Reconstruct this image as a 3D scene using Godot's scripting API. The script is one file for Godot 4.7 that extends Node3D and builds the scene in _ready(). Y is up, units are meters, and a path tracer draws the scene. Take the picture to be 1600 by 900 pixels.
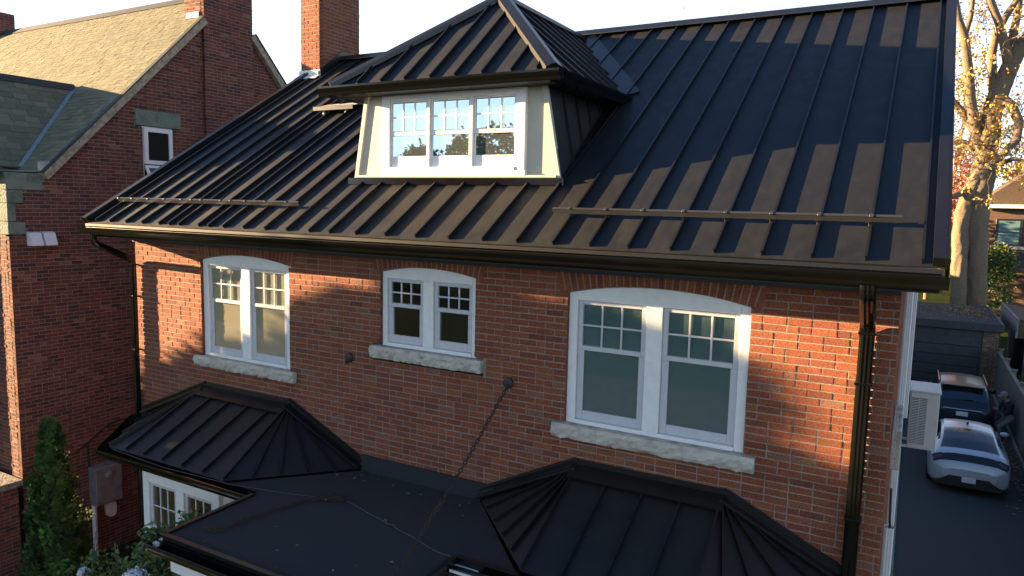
extends Node3D
# heights below are given from the level of the lens; EYE lifts them so that the ground lies at y = 0
const EYE := 7.4
const CAM_Z := 7.0
const FOCAL := 1125.22            # in pixels of a 1600 x 900 picture
var cam_basis := Basis()
var rng := RandomNumberGenerator.new()
var bases := {}
var mats := {}
var brick_sets := {}

# ---------------------------------------------------------------- mesh builder
class MB:
	var v := PackedVector3Array()
	var n := PackedVector3Array()
	var c := PackedColorArray()
	var uv := PackedVector2Array()
	var col := Color(1, 1, 1)
	var xf := Transform3D()
	var use_uv := false
	func tri(a: Vector3, b: Vector3, d: Vector3) -> void:
		a = xf * a; b = xf * b; d = xf * d
		var m := (b - a).cross(d - a).normalized()
		v.append(a); v.append(d); v.append(b)
		for k in 3:
			n.append(m); c.append(col)
	func trin(a: Vector3, b: Vector3, d: Vector3, na: Vector3, nb: Vector3, nd: Vector3) -> void:
		v.append(xf * a); v.append(xf * d); v.append(xf * b)
		n.append((xf.basis * na).normalized()); n.append((xf.basis * nd).normalized()); n.append((xf.basis * nb).normalized())
		for k in 3:
			c.append(col)
	func quad(a: Vector3, b: Vector3, d: Vector3, e: Vector3) -> void:
		tri(a, b, d); tri(a, d, e)
	func quaduv(a: Vector3, b: Vector3, d: Vector3, e: Vector3) -> void:   # corners from bottom left, counterclockwise
		use_uv = true
		quad(a, b, d, e)
		uv.append_array(PackedVector2Array([Vector2(0, 1), Vector2(1, 0), Vector2(1, 1), Vector2(0, 1), Vector2(0, 0), Vector2(1, 0)]))
	func obox(o: Vector3, b: Basis, h: Vector3) -> void:
		var p := []
		for s in [Vector3(-1, -1, -1), Vector3(1, -1, -1), Vector3(1, 1, -1), Vector3(-1, 1, -1), Vector3(-1, -1, 1), Vector3(1, -1, 1), Vector3(1, 1, 1), Vector3(-1, 1, 1)]:
			p.append(o + b * (s * h))
		for f in [[4, 5, 6, 7], [1, 0, 3, 2], [5, 1, 2, 6], [0, 4, 7, 3], [7, 6, 2, 3], [0, 1, 5, 4]]:
			quad(p[f[0]], p[f[1]], p[f[2]], p[f[3]])
	func box(a: Vector3, b: Vector3) -> void:
		obox((a + b) * 0.5, Basis(), ((b - a) * 0.5).abs())
	func cbox(o: Vector3, b: Basis, h: Vector3, ch: float) -> void:      # box with chamfered edges
		var q := {}
		for sx in [-1, 1]:
			for sy in [-1, 1]:
				for sz in [-1, 1]:
					var s := Vector3(sx, sy, sz)
					for ax in 3:
						var w := s * (h - Vector3(ch, ch, ch))
						w[ax] = s[ax] * h[ax]
						q[[sx, sy, sz, ax]] = o + b * w
		for ax in 3:
			var u := (ax + 1) % 3
			var w := (ax + 2) % 3
			for s in [-1, 1]:
				var k := []
				for t in [[-1, -1], [1, -1], [1, 1], [-1, 1]]:
					var e := [0, 0, 0, ax]
					e[ax] = s; e[u] = t[0]; e[w] = t[1]
					k.append(q[e])
				if s > 0: quad(k[0], k[1], k[2], k[3])
				else: quad(k[3], k[2], k[1], k[0])
			for su in [-1, 1]:
				for sw in [-1, 1]:
					var e0 := [0, 0, 0, u]; e0[ax] = -1; e0[u] = su; e0[w] = sw
					var e1 := e0.duplicate(); e1[ax] = 1
					var e2 := e1.duplicate(); e2[3] = w
					var e3 := e0.duplicate(); e3[3] = w
					if su * sw > 0: quad(q[e0], q[e3], q[e2], q[e1])
					else: quad(q[e0], q[e1], q[e2], q[e3])
		for sx in [-1, 1]:
			for sy in [-1, 1]:
				for sz in [-1, 1]:
					if sx * sy * sz > 0: tri(q[[sx, sy, sz, 0]], q[[sx, sy, sz, 1]], q[[sx, sy, sz, 2]])
					else: tri(q[[sx, sy, sz, 0]], q[[sx, sy, sz, 2]], q[[sx, sy, sz, 1]])
	func cb(a: Vector3, b: Vector3, ch := 0.004) -> void:
		cbox((a + b) * 0.5, Basis(), ((b - a) * 0.5).abs(), ch)
	func prism(pts: PackedVector2Array, o: Vector3, b: Basis, d0: float, d1: float) -> void:   # outline in b.x, b.y; d0 < d1 along b.z
		var idx := Geometry2D.triangulate_polygon(pts)
		var ccw := not Geometry2D.is_polygon_clockwise(pts)
		var P := func(k: int, d: float) -> Vector3: return o + b * Vector3(pts[k].x, pts[k].y, d)
		for i in range(0, idx.size(), 3):
			var a := idx[i]; var e := idx[i + 1]; var f := idx[i + 2]
			if (pts[e] - pts[a]).cross(pts[f] - pts[a]) < 0:
				var t := e; e = f; f = t
			tri(P.call(a, d1), P.call(e, d1), P.call(f, d1))
			tri(P.call(a, d0), P.call(f, d0), P.call(e, d0))
		for i in pts.size():
			var j := (i + 1) % pts.size()
			if ccw: quad(P.call(i, d0), P.call(j, d0), P.call(j, d1), P.call(i, d1))
			else: quad(P.call(j, d0), P.call(i, d0), P.call(i, d1), P.call(j, d1))
	func sweep(prof: Array, p0: Vector3, p1: Vector3, up := Vector3.UP) -> void:   # closed profile (outward, up) run from p0 to p1
		var dir := (p1 - p0).normalized()
		var side := dir.cross(up).normalized()
		var u2 := side.cross(dir)
		var pts := PackedVector2Array()
		for q in prof:
			pts.append(Vector2(q[0], q[1]))
		prism(pts, p0, Basis(side, u2, -dir), -(p1 - p0).length(), 0.0)
	func tube(pts: Array, radii, sides := 8, cap := true) -> void:
		var rings := []
		var ref := Vector3.UP
		for i in pts.size():
			var d: Vector3
			if i == 0: d = pts[1] - pts[0]
			elif i == pts.size() - 1: d = pts[i] - pts[i - 1]
			else: d = (pts[i + 1] - pts[i]).normalized() + (pts[i] - pts[i - 1]).normalized()
			d = d.normalized()
			if i == 0 and absf(d.dot(ref)) > 0.95: ref = Vector3.RIGHT
			var s := d.cross(ref).normalized()
			ref = s.cross(d).normalized()
			var r: float = radii[i] if radii is Array else radii
			var ring := []
			for k in sides:
				var a := TAU * k / sides
				ring.append([s * cos(a) + ref * sin(a), r])
			rings.append(ring)
		for i in pts.size() - 1:
			for k in sides:
				var k2 := (k + 1) % sides
				var a0: Vector3 = rings[i][k][0]; var a1: Vector3 = rings[i][k2][0]
				var b0: Vector3 = rings[i + 1][k][0]; var b1: Vector3 = rings[i + 1][k2][0]
				var p00: Vector3 = pts[i] + a0 * rings[i][k][1]; var p01: Vector3 = pts[i] + a1 * rings[i][k2][1]
				var p10: Vector3 = pts[i + 1] + b0 * rings[i + 1][k][1]; var p11: Vector3 = pts[i + 1] + b1 * rings[i + 1][k2][1]
				trin(p00, p10, p11, a0, b0, b1)
				trin(p00, p11, p01, a0, b1, a1)
		if cap:
			for i in [0, pts.size() - 1]:
				for k in range(1, sides - 1):
					var A: Vector3 = pts[i] + rings[i][0][0] * rings[i][0][1]
					var B: Vector3 = pts[i] + rings[i][k][0] * rings[i][k][1]
					var D: Vector3 = pts[i] + rings[i][k + 1][0] * rings[i][k + 1][1]
					if i == 0: tri(A, B, D)
					else: tri(A, D, B)
	func lathe(prof: Array, o: Vector3, b := Basis(), sides := 16) -> void:   # profile (radius, height) along b.y
		for i in prof.size() - 1:
			var dr: float = prof[i + 1][0] - prof[i][0]
			var dh: float = prof[i + 1][1] - prof[i][1]
			var nn := Vector2(dh, -dr).normalized()
			for k in sides:
				var a0 := TAU * k / sides
				var a1 := TAU * (k + 1) / sides
				var d0 := Vector3(cos(a0), 0, sin(a0)); var d1 := Vector3(cos(a1), 0, sin(a1))
				var A: Vector3 = o + b * (d0 * prof[i][0] + Vector3(0, prof[i][1], 0))
				var B: Vector3 = o + b * (d1 * prof[i][0] + Vector3(0, prof[i][1], 0))
				var D: Vector3 = o + b * (d1 * prof[i + 1][0] + Vector3(0, prof[i + 1][1], 0))
				var E: Vector3 = o + b * (d0 * prof[i + 1][0] + Vector3(0, prof[i + 1][1], 0))
				var n0 := b * (d0 * nn.x + Vector3(0, nn.y, 0)); var n1 := b * (d1 * nn.x + Vector3(0, nn.y, 0))
				trin(A, E, D, n0, n0, n1)
				trin(A, D, B, n0, n1, n1)
	func ellipsoid(o: Vector3, r: Vector3, b := Basis(), lat := 6, lon := 10) -> void:
		for i in lat:
			for k in lon:
				var q := []
				for e in [[i, k], [i, k + 1], [i + 1, k + 1], [i + 1, k]]:
					var th: float = PI * e[0] / lat; var ph: float = TAU * e[1] / lon
					q.append(Vector3(sin(th) * cos(ph), cos(th), sin(th) * sin(ph)))
				var N := []
				for e in q: N.append(b * (e / r))
				trin(o + b * (q[0] * r), o + b * (q[1] * r), o + b * (q[2] * r), N[0], N[1], N[2])
				trin(o + b * (q[0] * r), o + b * (q[2] * r), o + b * (q[3] * r), N[0], N[2], N[3])
	func append(src: Array, t: Transform3D) -> void:      # src from arrays()
		v.append_array(t * (src[0] as PackedVector3Array))
		n.append_array(Transform3D(t.basis.orthonormalized(), Vector3.ZERO) * (src[1] as PackedVector3Array))
		c.append_array(src[2])
	func arrays() -> Array:
		return [v, n, c]
	func mesh(shift := Vector3.ZERO) -> ArrayMesh:
		var a := []
		a.resize(Mesh.ARRAY_MAX)
		a[Mesh.ARRAY_VERTEX] = Transform3D(Basis(), -shift) * v if shift != Vector3.ZERO else v
		a[Mesh.ARRAY_NORMAL] = n
		a[Mesh.ARRAY_COLOR] = c
		if use_uv and uv.size() == v.size(): a[Mesh.ARRAY_TEX_UV] = uv
		var m := ArrayMesh.new()
		m.add_surface_from_arrays(Mesh.PRIMITIVE_TRIANGLES, a)
		return m

# ---------------------------------------------------------------- objects
func lift(p: Vector3) -> Vector3:
	return p + Vector3(0, EYE, 0)
func tag(o: Node, label: String, category := "", group := "", kind := "") -> void:
	if label != "": o.set_meta("label", label)
	if category != "": o.set_meta("category", category)
	if group != "": o.set_meta("group", group)
	if kind != "": o.set_meta("kind", kind)
func thing(called: String, label: String, category: String, base: Vector3, group := "") -> Node3D:
	var o := Node3D.new()
	o.name = called
	add_child(o)
	o.position = lift(base)
	bases[o] = base
	tag(o, label, category, group)
	return o
func group_part(called: String, parent: Node3D) -> Node3D:
	var o := Node3D.new()
	o.name = called
	parent.add_child(o, true)
	bases[o] = bases[parent]
	return o
func part(mb: MB, called: String, parent: Node3D, m: Material) -> MeshInstance3D:
	var o := MeshInstance3D.new()
	o.name = called
	o.mesh = mb.mesh(bases[parent])
	o.material_override = m
	parent.add_child(o, true)
	bases[o] = bases[parent]
	return o
func solid(mb: MB, called: String, m: Material, base: Vector3, label := "", category := "", group := "", kind := "") -> MeshInstance3D:
	var o := MeshInstance3D.new()
	o.name = called
	o.mesh = mb.mesh(base)
	o.material_override = m
	add_child(o)
	o.position = lift(base)
	bases[o] = base
	tag(o, label, category, group, kind)
	return o
func pic(p: Vector3) -> Vector3:          # where a point falls in the 1600 x 900 photograph, and how far it is
	var q := cam_basis.inverse() * (p - Vector3(0, 0, CAM_Z))
	if q.z > -0.1: return Vector3(-9999, -9999, 9999)
	return Vector3(800.0 - FOCAL * q.x / q.z, 450.0 + FOCAL * q.y / q.z, -q.z)
func in_view(p: Vector3) -> bool:
	var s := pic(p)
	return s.x > -10 and s.x < 1610 and s.y > -10 and s.y < 910

# ---------------------------------------------------------------- materials
func noise_tex(freq: float, octaves: int, ramp: Array, seed_: int, normal := false, bump := 4.0, size := 512, kind := FastNoiseLite.TYPE_SIMPLEX_SMOOTH) -> NoiseTexture2D:
	var f := FastNoiseLite.new()
	f.noise_type = kind
	f.frequency = freq
	f.fractal_octaves = octaves
	f.seed = seed_
	var t := NoiseTexture2D.new()
	t.width = size; t.height = size
	t.seamless = true
	t.noise = f
	if normal:
		t.as_normal_map = true
		t.bump_strength = bump
	else:
		var g := Gradient.new()
		var offs := PackedFloat32Array(); var cols := PackedColorArray()
		for r in ramp:
			offs.append(r[0]); cols.append(r[1])
		g.offsets = offs; g.colors = cols
		t.color_ramp = g
	return t
func lin(r: float, g: float, b: float) -> Color:
	return Color(r, g, b).linear_to_srgb()
func mat(key: String, colour: Color, rough: float, o := {}) -> StandardMaterial3D:
	var m := StandardMaterial3D.new()
	m.albedo_color = colour
	m.roughness = rough
	m.metallic = o.get("metal", 0.0)
	m.metallic_specular = o.get("spec", 0.5)
	m.vertex_color_use_as_albedo = o.get("vc", false)
	var ts: float = o.get("scale", 1.0)
	if o.has("tex") or o.has("nrm") or o.has("rtex"):
		m.uv1_triplanar = true
		m.uv1_world_triplanar = true
		m.uv1_scale = o.get("scale3", Vector3(ts, ts, ts))
	if o.has("tex"): m.albedo_texture = o.tex
	if o.has("rtex"): m.roughness_texture = o.rtex
	if o.has("nrm"):
		m.normal_enabled = true
		m.normal_texture = o.nrm
		m.normal_scale = o.get("ns", 1.0)
	if o.has("alpha"):
		m.transparency = BaseMaterial3D.TRANSPARENCY_ALPHA
		m.albedo_color.a = o.alpha
	if o.has("back"):
		m.backlight_enabled = true
		m.backlight = o.back
	if o.has("coat"):
		m.clearcoat_enabled = true
		m.clearcoat = o.coat
		m.clearcoat_roughness = o.get("coat_rough", 0.05)
	if o.has("rim"):
		m.rim_enabled = true
		m.rim = o.rim
		m.rim_tint = o.get("rim_tint", 0.5)
	if o.has("two"): m.cull_mode = BaseMaterial3D.CULL_DISABLED
	mats[key] = m
	return m

func grey(v: float) -> Color: return Color(v, v, v)

func make_materials() -> void:
	var n_fine := noise_tex(0.06, 4, [], 11, true, 6.0)
	var n_grit := noise_tex(0.16, 3, [], 12, true, 8.0)
	var n_soft := noise_tex(0.012, 3, [], 13, true, 3.0)
	var t_brick := noise_tex(0.05, 5, [[0.0, grey(0.60)], [0.35, grey(0.84)], [0.6, grey(0.97)], [1.0, Color(1, 0.95, 0.9)]], 21)
	var t_dirt := noise_tex(0.008, 5, [[0.0, grey(0.72)], [0.45, grey(0.92)], [1.0, grey(1.0)]], 22)
	var t_paint := noise_tex(0.02, 4, [[0.0, grey(0.95)], [0.5, grey(0.985)], [1.0, grey(1.0)]], 20)
	var t_dust := noise_tex(0.02, 5, [[0.0, grey(0.74)], [0.4, grey(0.82)], [0.62, Color(0.88, 0.87, 0.85)], [0.8, Color(1, 0.98, 0.93)], [1.0, Color(1, 0.97, 0.91)]], 23)
	var t_roof := noise_tex(0.03, 6, [[0.0, grey(0.45)], [0.5, grey(0.485)], [0.7, grey(0.52)], [0.84, grey(0.60)], [1.0, grey(0.82)]], 19)
	var t_stone := noise_tex(0.03, 5, [[0.0, Color(0.52, 0.50, 0.46)], [0.35, Color(0.80, 0.78, 0.73)], [0.6, Color(0.92, 0.9, 0.86)], [1.0, grey(1.0)]], 24)
	var t_wood := noise_tex(0.02, 4, [[0.0, grey(0.6)], [0.5, grey(0.85)], [1.0, grey(1.0)]], 25)
	var t_asph := noise_tex(0.25, 3, [[0.0, grey(0.55)], [0.5, grey(0.8)], [0.8, grey(0.95)], [1.0, Color(1, 1, 1)]], 26)
	var t_felt := noise_tex(0.3, 3, [[0.0, grey(0.6)], [0.55, grey(0.82)], [0.85, grey(0.95)], [1.0, grey(1.0)]], 27)
	var t_bark := noise_tex(0.04, 5, [[0.0, Color(0.45, 0.42, 0.38)], [0.5, Color(0.8, 0.77, 0.72)], [1.0, Color(1, 0.98, 0.94)]], 28)
	var r_metal := noise_tex(0.015, 5, [[0.0, grey(0.72)], [0.5, grey(0.86)], [1.0, grey(1.0)]], 29)
	mat("brick", Color.WHITE, 0.92, {vc = true, tex = t_brick, nrm = n_grit, ns = 1.9, scale = 1.6})
	mat("mortar", lin(0.39, 0.345, 0.29), 0.95, {tex = t_brick, nrm = n_grit, ns = 1.2, scale = 2.0})
	mat("roof_metal", lin(0.029, 0.033, 0.035), 0.66, {tex = t_roof, rtex = r_metal, nrm = n_soft, ns = 0.26, scale3 = Vector3(0.55, 0.4, 0.4), spec = 0.5})
	mat("seam_metal", lin(0.008, 0.008, 0.008), 0.36, {tex = t_dirt, scale = 0.5})
	mat("gutter_metal", lin(0.004, 0.004, 0.004), 0.15, {rtex = r_metal, scale = 0.6})
	mat("soffit", lin(0.018, 0.018, 0.02), 0.5)
	mat("white_paint", lin(0.74, 0.74, 0.72), 0.5, {tex = t_paint, scale = 0.7})
	mat("sash_paint", lin(0.50, 0.51, 0.53), 0.5, {tex = t_paint, scale = 0.7})
	mat("cream_metal", lin(0.43, 0.405, 0.345), 0.6, {tex = t_paint, scale = 0.5})
	mat("stone", lin(0.54, 0.50, 0.42), 0.95, {tex = t_dirt, nrm = n_fine, ns = 0.8, scale = 0.9})
	mat("green_stone", lin(0.17, 0.215, 0.17), 0.95, {tex = t_dirt, nrm = n_fine, ns = 0.5, scale = 0.5})
	mat("glass", lin(0.02, 0.03, 0.03), 0.02, {alpha = 0.12, spec = 0.7})
	mat("mirror_glass", lin(0.46, 0.55, 0.56), 0.015, {metal = 0.9})
	mat("dark_glass", lin(0.010, 0.012, 0.014), 0.04, {spec = 0.8})
	mat("teal_reflect_blind", lin(0.105, 0.195, 0.195), 0.85, {tex = t_paint, scale = 0.6})  # teal reflection of the surroundings, put into the blind colour
	mat("blind_tan", lin(0.48, 0.44, 0.30), 0.85, {tex = t_paint, scale = 0.6})
	mat("blind_dark", lin(0.055, 0.060, 0.055), 0.85, {tex = t_paint, scale = 0.6})
	mat("interior", lin(0.14, 0.13, 0.12), 0.9)
	mat("felt", lin(0.030, 0.036, 0.042), 0.9, {tex = t_felt, nrm = n_grit, ns = 0.8, scale = 0.9})
	mat("shingle", Color.WHITE, 0.92, {vc = true, tex = t_asph, nrm = n_grit, ns = 0.7, scale = 1.2})
	mat("barge", lin(0.40, 0.35, 0.25), 0.8, {tex = t_wood, scale = 0.8})
	mat("rust", lin(0.085, 0.054, 0.040), 0.75, {tex = t_stone, nrm = n_grit, ns = 1.0, scale = 6.0, metal = 0.35})
	mat("iron", lin(0.02, 0.02, 0.02), 0.6)
	mat("grey_box", lin(0.20, 0.20, 0.20), 0.6, {tex = t_dirt, scale = 1.0})
	mat("plastic_white", lin(0.66, 0.67, 0.68), 0.45, {tex = t_paint, scale = 1.0})
	mat("ac_beige", lin(0.55, 0.53, 0.49), 0.5, {tex = t_paint, scale = 1.0})
	mat("asphalt", lin(0.125, 0.128, 0.118), 0.95, {spec = 0.15, tex = t_asph, nrm = n_grit, ns = 0.25, scale = 0.9})
	mat("concrete", lin(0.30, 0.29, 0.27), 0.9, {tex = t_stone, nrm = n_fine, ns = 0.5, scale = 0.5})
	mat("lawn", lin(0.050, 0.072, 0.024), 1.0, {spec = 0.05, tex = t_stone, nrm = n_grit, ns = 1.0, scale = 0.5})
	mat("soil", lin(0.07, 0.05, 0.035), 0.95, {tex = t_stone, nrm = n_grit, ns = 1.0, scale = 0.8})
	mat("fence_wood", lin(0.20, 0.19, 0.165), 0.9, {tex = t_wood, nrm = n_fine, ns = 0.5, scale = 1.2})
	mat("garage_dark", lin(0.030, 0.034, 0.040), 0.6, {tex = t_dirt, scale = 0.7})
	mat("bark", lin(0.29, 0.24, 0.185), 0.95, {tex = t_bark, nrm = n_fine, ns = 2.0, scale = 0.7})
	mat("leaf", Color.WHITE, 0.6, {vc = true, back = lin(0.16, 0.17, 0.04), two = true})
	mat("needle", Color.WHITE, 0.75, {vc = true, back = lin(0.02, 0.05, 0.01), two = true})
	mat("valley_metal", lin(0.22, 0.25, 0.28), 0.5, {metal = 0.4})
	mat("brown_tile", lin(0.12, 0.085, 0.06), 0.9, {tex = t_stone, nrm = n_fine, ns = 1.0, scale = 0.6})
	mat("brown_brick", lin(0.17, 0.10, 0.065), 0.95, {tex = t_brick, nrm = n_grit, ns = 1.0, scale = 1.2})
	mat("rail_metal", lin(0.10, 0.10, 0.10), 0.35, {metal = 0.7})
	mat("painted", Color.WHITE, 0.6, {vc = true})
	mat("cloth", Color.WHITE, 0.9, {vc = true, nrm = n_fine, ns = 0.5, scale = 4.0})
	mat("skin", Color.WHITE, 0.6, {vc = true})
	mat("silver_paint", lin(0.44, 0.48, 0.52), 0.32, {metal = 0.15, coat = 0.5, coat_rough = 0.16})
	mat("black_paint", lin(0.010, 0.010, 0.013), 0.32, {coat = 0.2, coat_rough = 0.1})
	mat("car_trim", lin(0.012, 0.012, 0.013), 0.45)
	mat("tyre", lin(0.018, 0.018, 0.018), 0.9)
	mat("chrome", lin(0.72, 0.73, 0.75), 0.14, {metal = 1.0})
	mat("tail_red", lin(0.10, 0.008, 0.010), 0.15, {coat = 1.0})
	mat("cable", lin(0.015, 0.015, 0.016), 0.6)
	mat("wire", lin(0.10, 0.10, 0.105), 0.5, {metal = 0.3})

# ---------------------------------------------------------------- brickwork
func brick_set(key: String, palette: Array, count := 26) -> Array:      # a few shapes and tones of brick, shared by every wall of that kind
	var r := RandomNumberGenerator.new()
	r.seed = key.hash()
	var out := []
	for i in count:
		var mb := MB.new()
		var a: Color = palette[i % palette.size()]
		var k := r.randf_range(0.88, 1.12)
		mb.col = Color(a.r * k, a.g * k * r.randf_range(0.94, 1.06), a.b * k * r.randf_range(0.94, 1.06))
		if i == count - 1: mb.col = Color(0.38, 0.17, 0.10)
		var hx := 0.103; var hy := 0.0308; var ch := 0.0035
		var f := []; var g := []; var b := []
		for s in [[-1, -1], [1, -1], [1, 1], [-1, 1]]:
			var j := Vector3(r.randf_range(-0.0015, 0.0015), r.randf_range(-0.0018, 0.0018), r.randf_range(-0.0012, 0.0012))
			f.append(Vector3(s[0] * (hx - ch), s[1] * (hy - ch), 0) + j)
			g.append(Vector3(s[0] * hx, s[1] * hy, -ch) + j)
			b.append(Vector3(s[0] * hx, s[1] * hy, -0.11))
		mb.quad(f[0], f[1], f[2], f[3])
		for k2 in 4:
			var k3: int = (k2 + 1) % 4
			mb.quad(g[k2], g[k3], f[k3], f[k2])
			mb.quad(b[k2], b[k3], g[k3], g[k2])
		out.append({mesh = mb.mesh(), arr = mb.arrays()})
	brick_sets[key] = out
	return out

# wall in a frame F (x along, y up, z out); spans(y) -> list of [a, b] where there is wall at that height
func brick_wall(parent: Node3D, called: String, F: Transform3D, y0: float, y1: float, spans: Callable, key: String, pieces: int, seed_ := 1, course := 0.072, module := 0.2165, header_every := 6) -> MeshInstance3D:
	var r := RandomNumberGenerator.new()
	r.seed = seed_
	var st: Array = brick_sets[key]
	var mort := MB.new()
	mort.xf = F
	var list := []
	var n := int(ceil((y1 - y0) / course))
	for i in n:
		var ya := y0 + i * course
		var ym := ya + course * 0.5
		var here: Array = spans.call(ym)
		for s in here:
			mort.quad(Vector3(s[0], ya, -0.0055), Vector3(s[1], ya, -0.0055), Vector3(s[1], ya + course, -0.0055), Vector3(s[0], ya + course, -0.0055))
		var lo := 1e9; var hi := -1e9
		for s in here:
			lo = minf(lo, s[0]); hi = maxf(hi, s[1])
		if lo > hi: continue
		var x := floorf(lo / (module * 2.0)) * module * 2.0 - module * 2.0 + (0.5 * module if i % 2 == 1 else 0.0)
		var k := 0
		while x < hi:
			var w := module
			if i % header_every == 3:
				w = module if k % 3 == 0 else module * 0.5
			elif r.randf() < 0.015: w = module * 0.5
			for s in here:
				var a := maxf(x + 0.005, s[0] + (0.005 if x > s[0] else 0.0))
				var b := minf(x + w - 0.005, s[1])
				if b - a > 0.03:
					list.append([Vector3((a + b) * 0.5, ym, r.randf_range(-0.003, 0.0035)), (b - a) / 0.206, r.randi() % st.size(), r.randf_range(-0.007, 0.007), r.randf_range(-0.012, 0.012)])
			x += w
			k += 1
	var wall := part(mort, called, parent, mats.mortar)
	var order := []
	for i in list.size():
		var p: Vector3 = F * (list[i][0] as Vector3)
		if in_view(p): order.append([pic(p).z / minf(1.0, list[i][1]), i])
	order.sort_custom(func(p, q): return p[0] < q[0])
	var single := {}
	for k in mini(pieces, order.size()): single[order[k][1]] = true
	var rest := MB.new()
	for i in list.size():
		var e: Array = list[i]
		var t := F * Transform3D(Basis(Vector3.UP, e[4]) * Basis(Vector3.BACK, e[3] * 0.6), e[0]).scaled_local(Vector3(e[1], 1, 1))
		if single.has(i):
			var o := MeshInstance3D.new()
			o.name = "brick"
			o.mesh = st[e[2]].mesh
			o.material_override = mats.brick
			t.origin -= bases[parent]
			o.transform = t
			wall.add_child(o, true)
		else:
			rest.append(st[e[2]].arr, t)
	if rest.v.size() > 0:
		var o := part(rest, "bricks", wall, mats.brick)
		o.set_meta("kind", "stuff")
	return wall

func frame_at(o: Vector3, out: Vector3) -> Transform3D:     # wall frame: z = out, y = up
	return Transform3D(Basis(Vector3.UP.cross(out), Vector3.UP, out), o)

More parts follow.
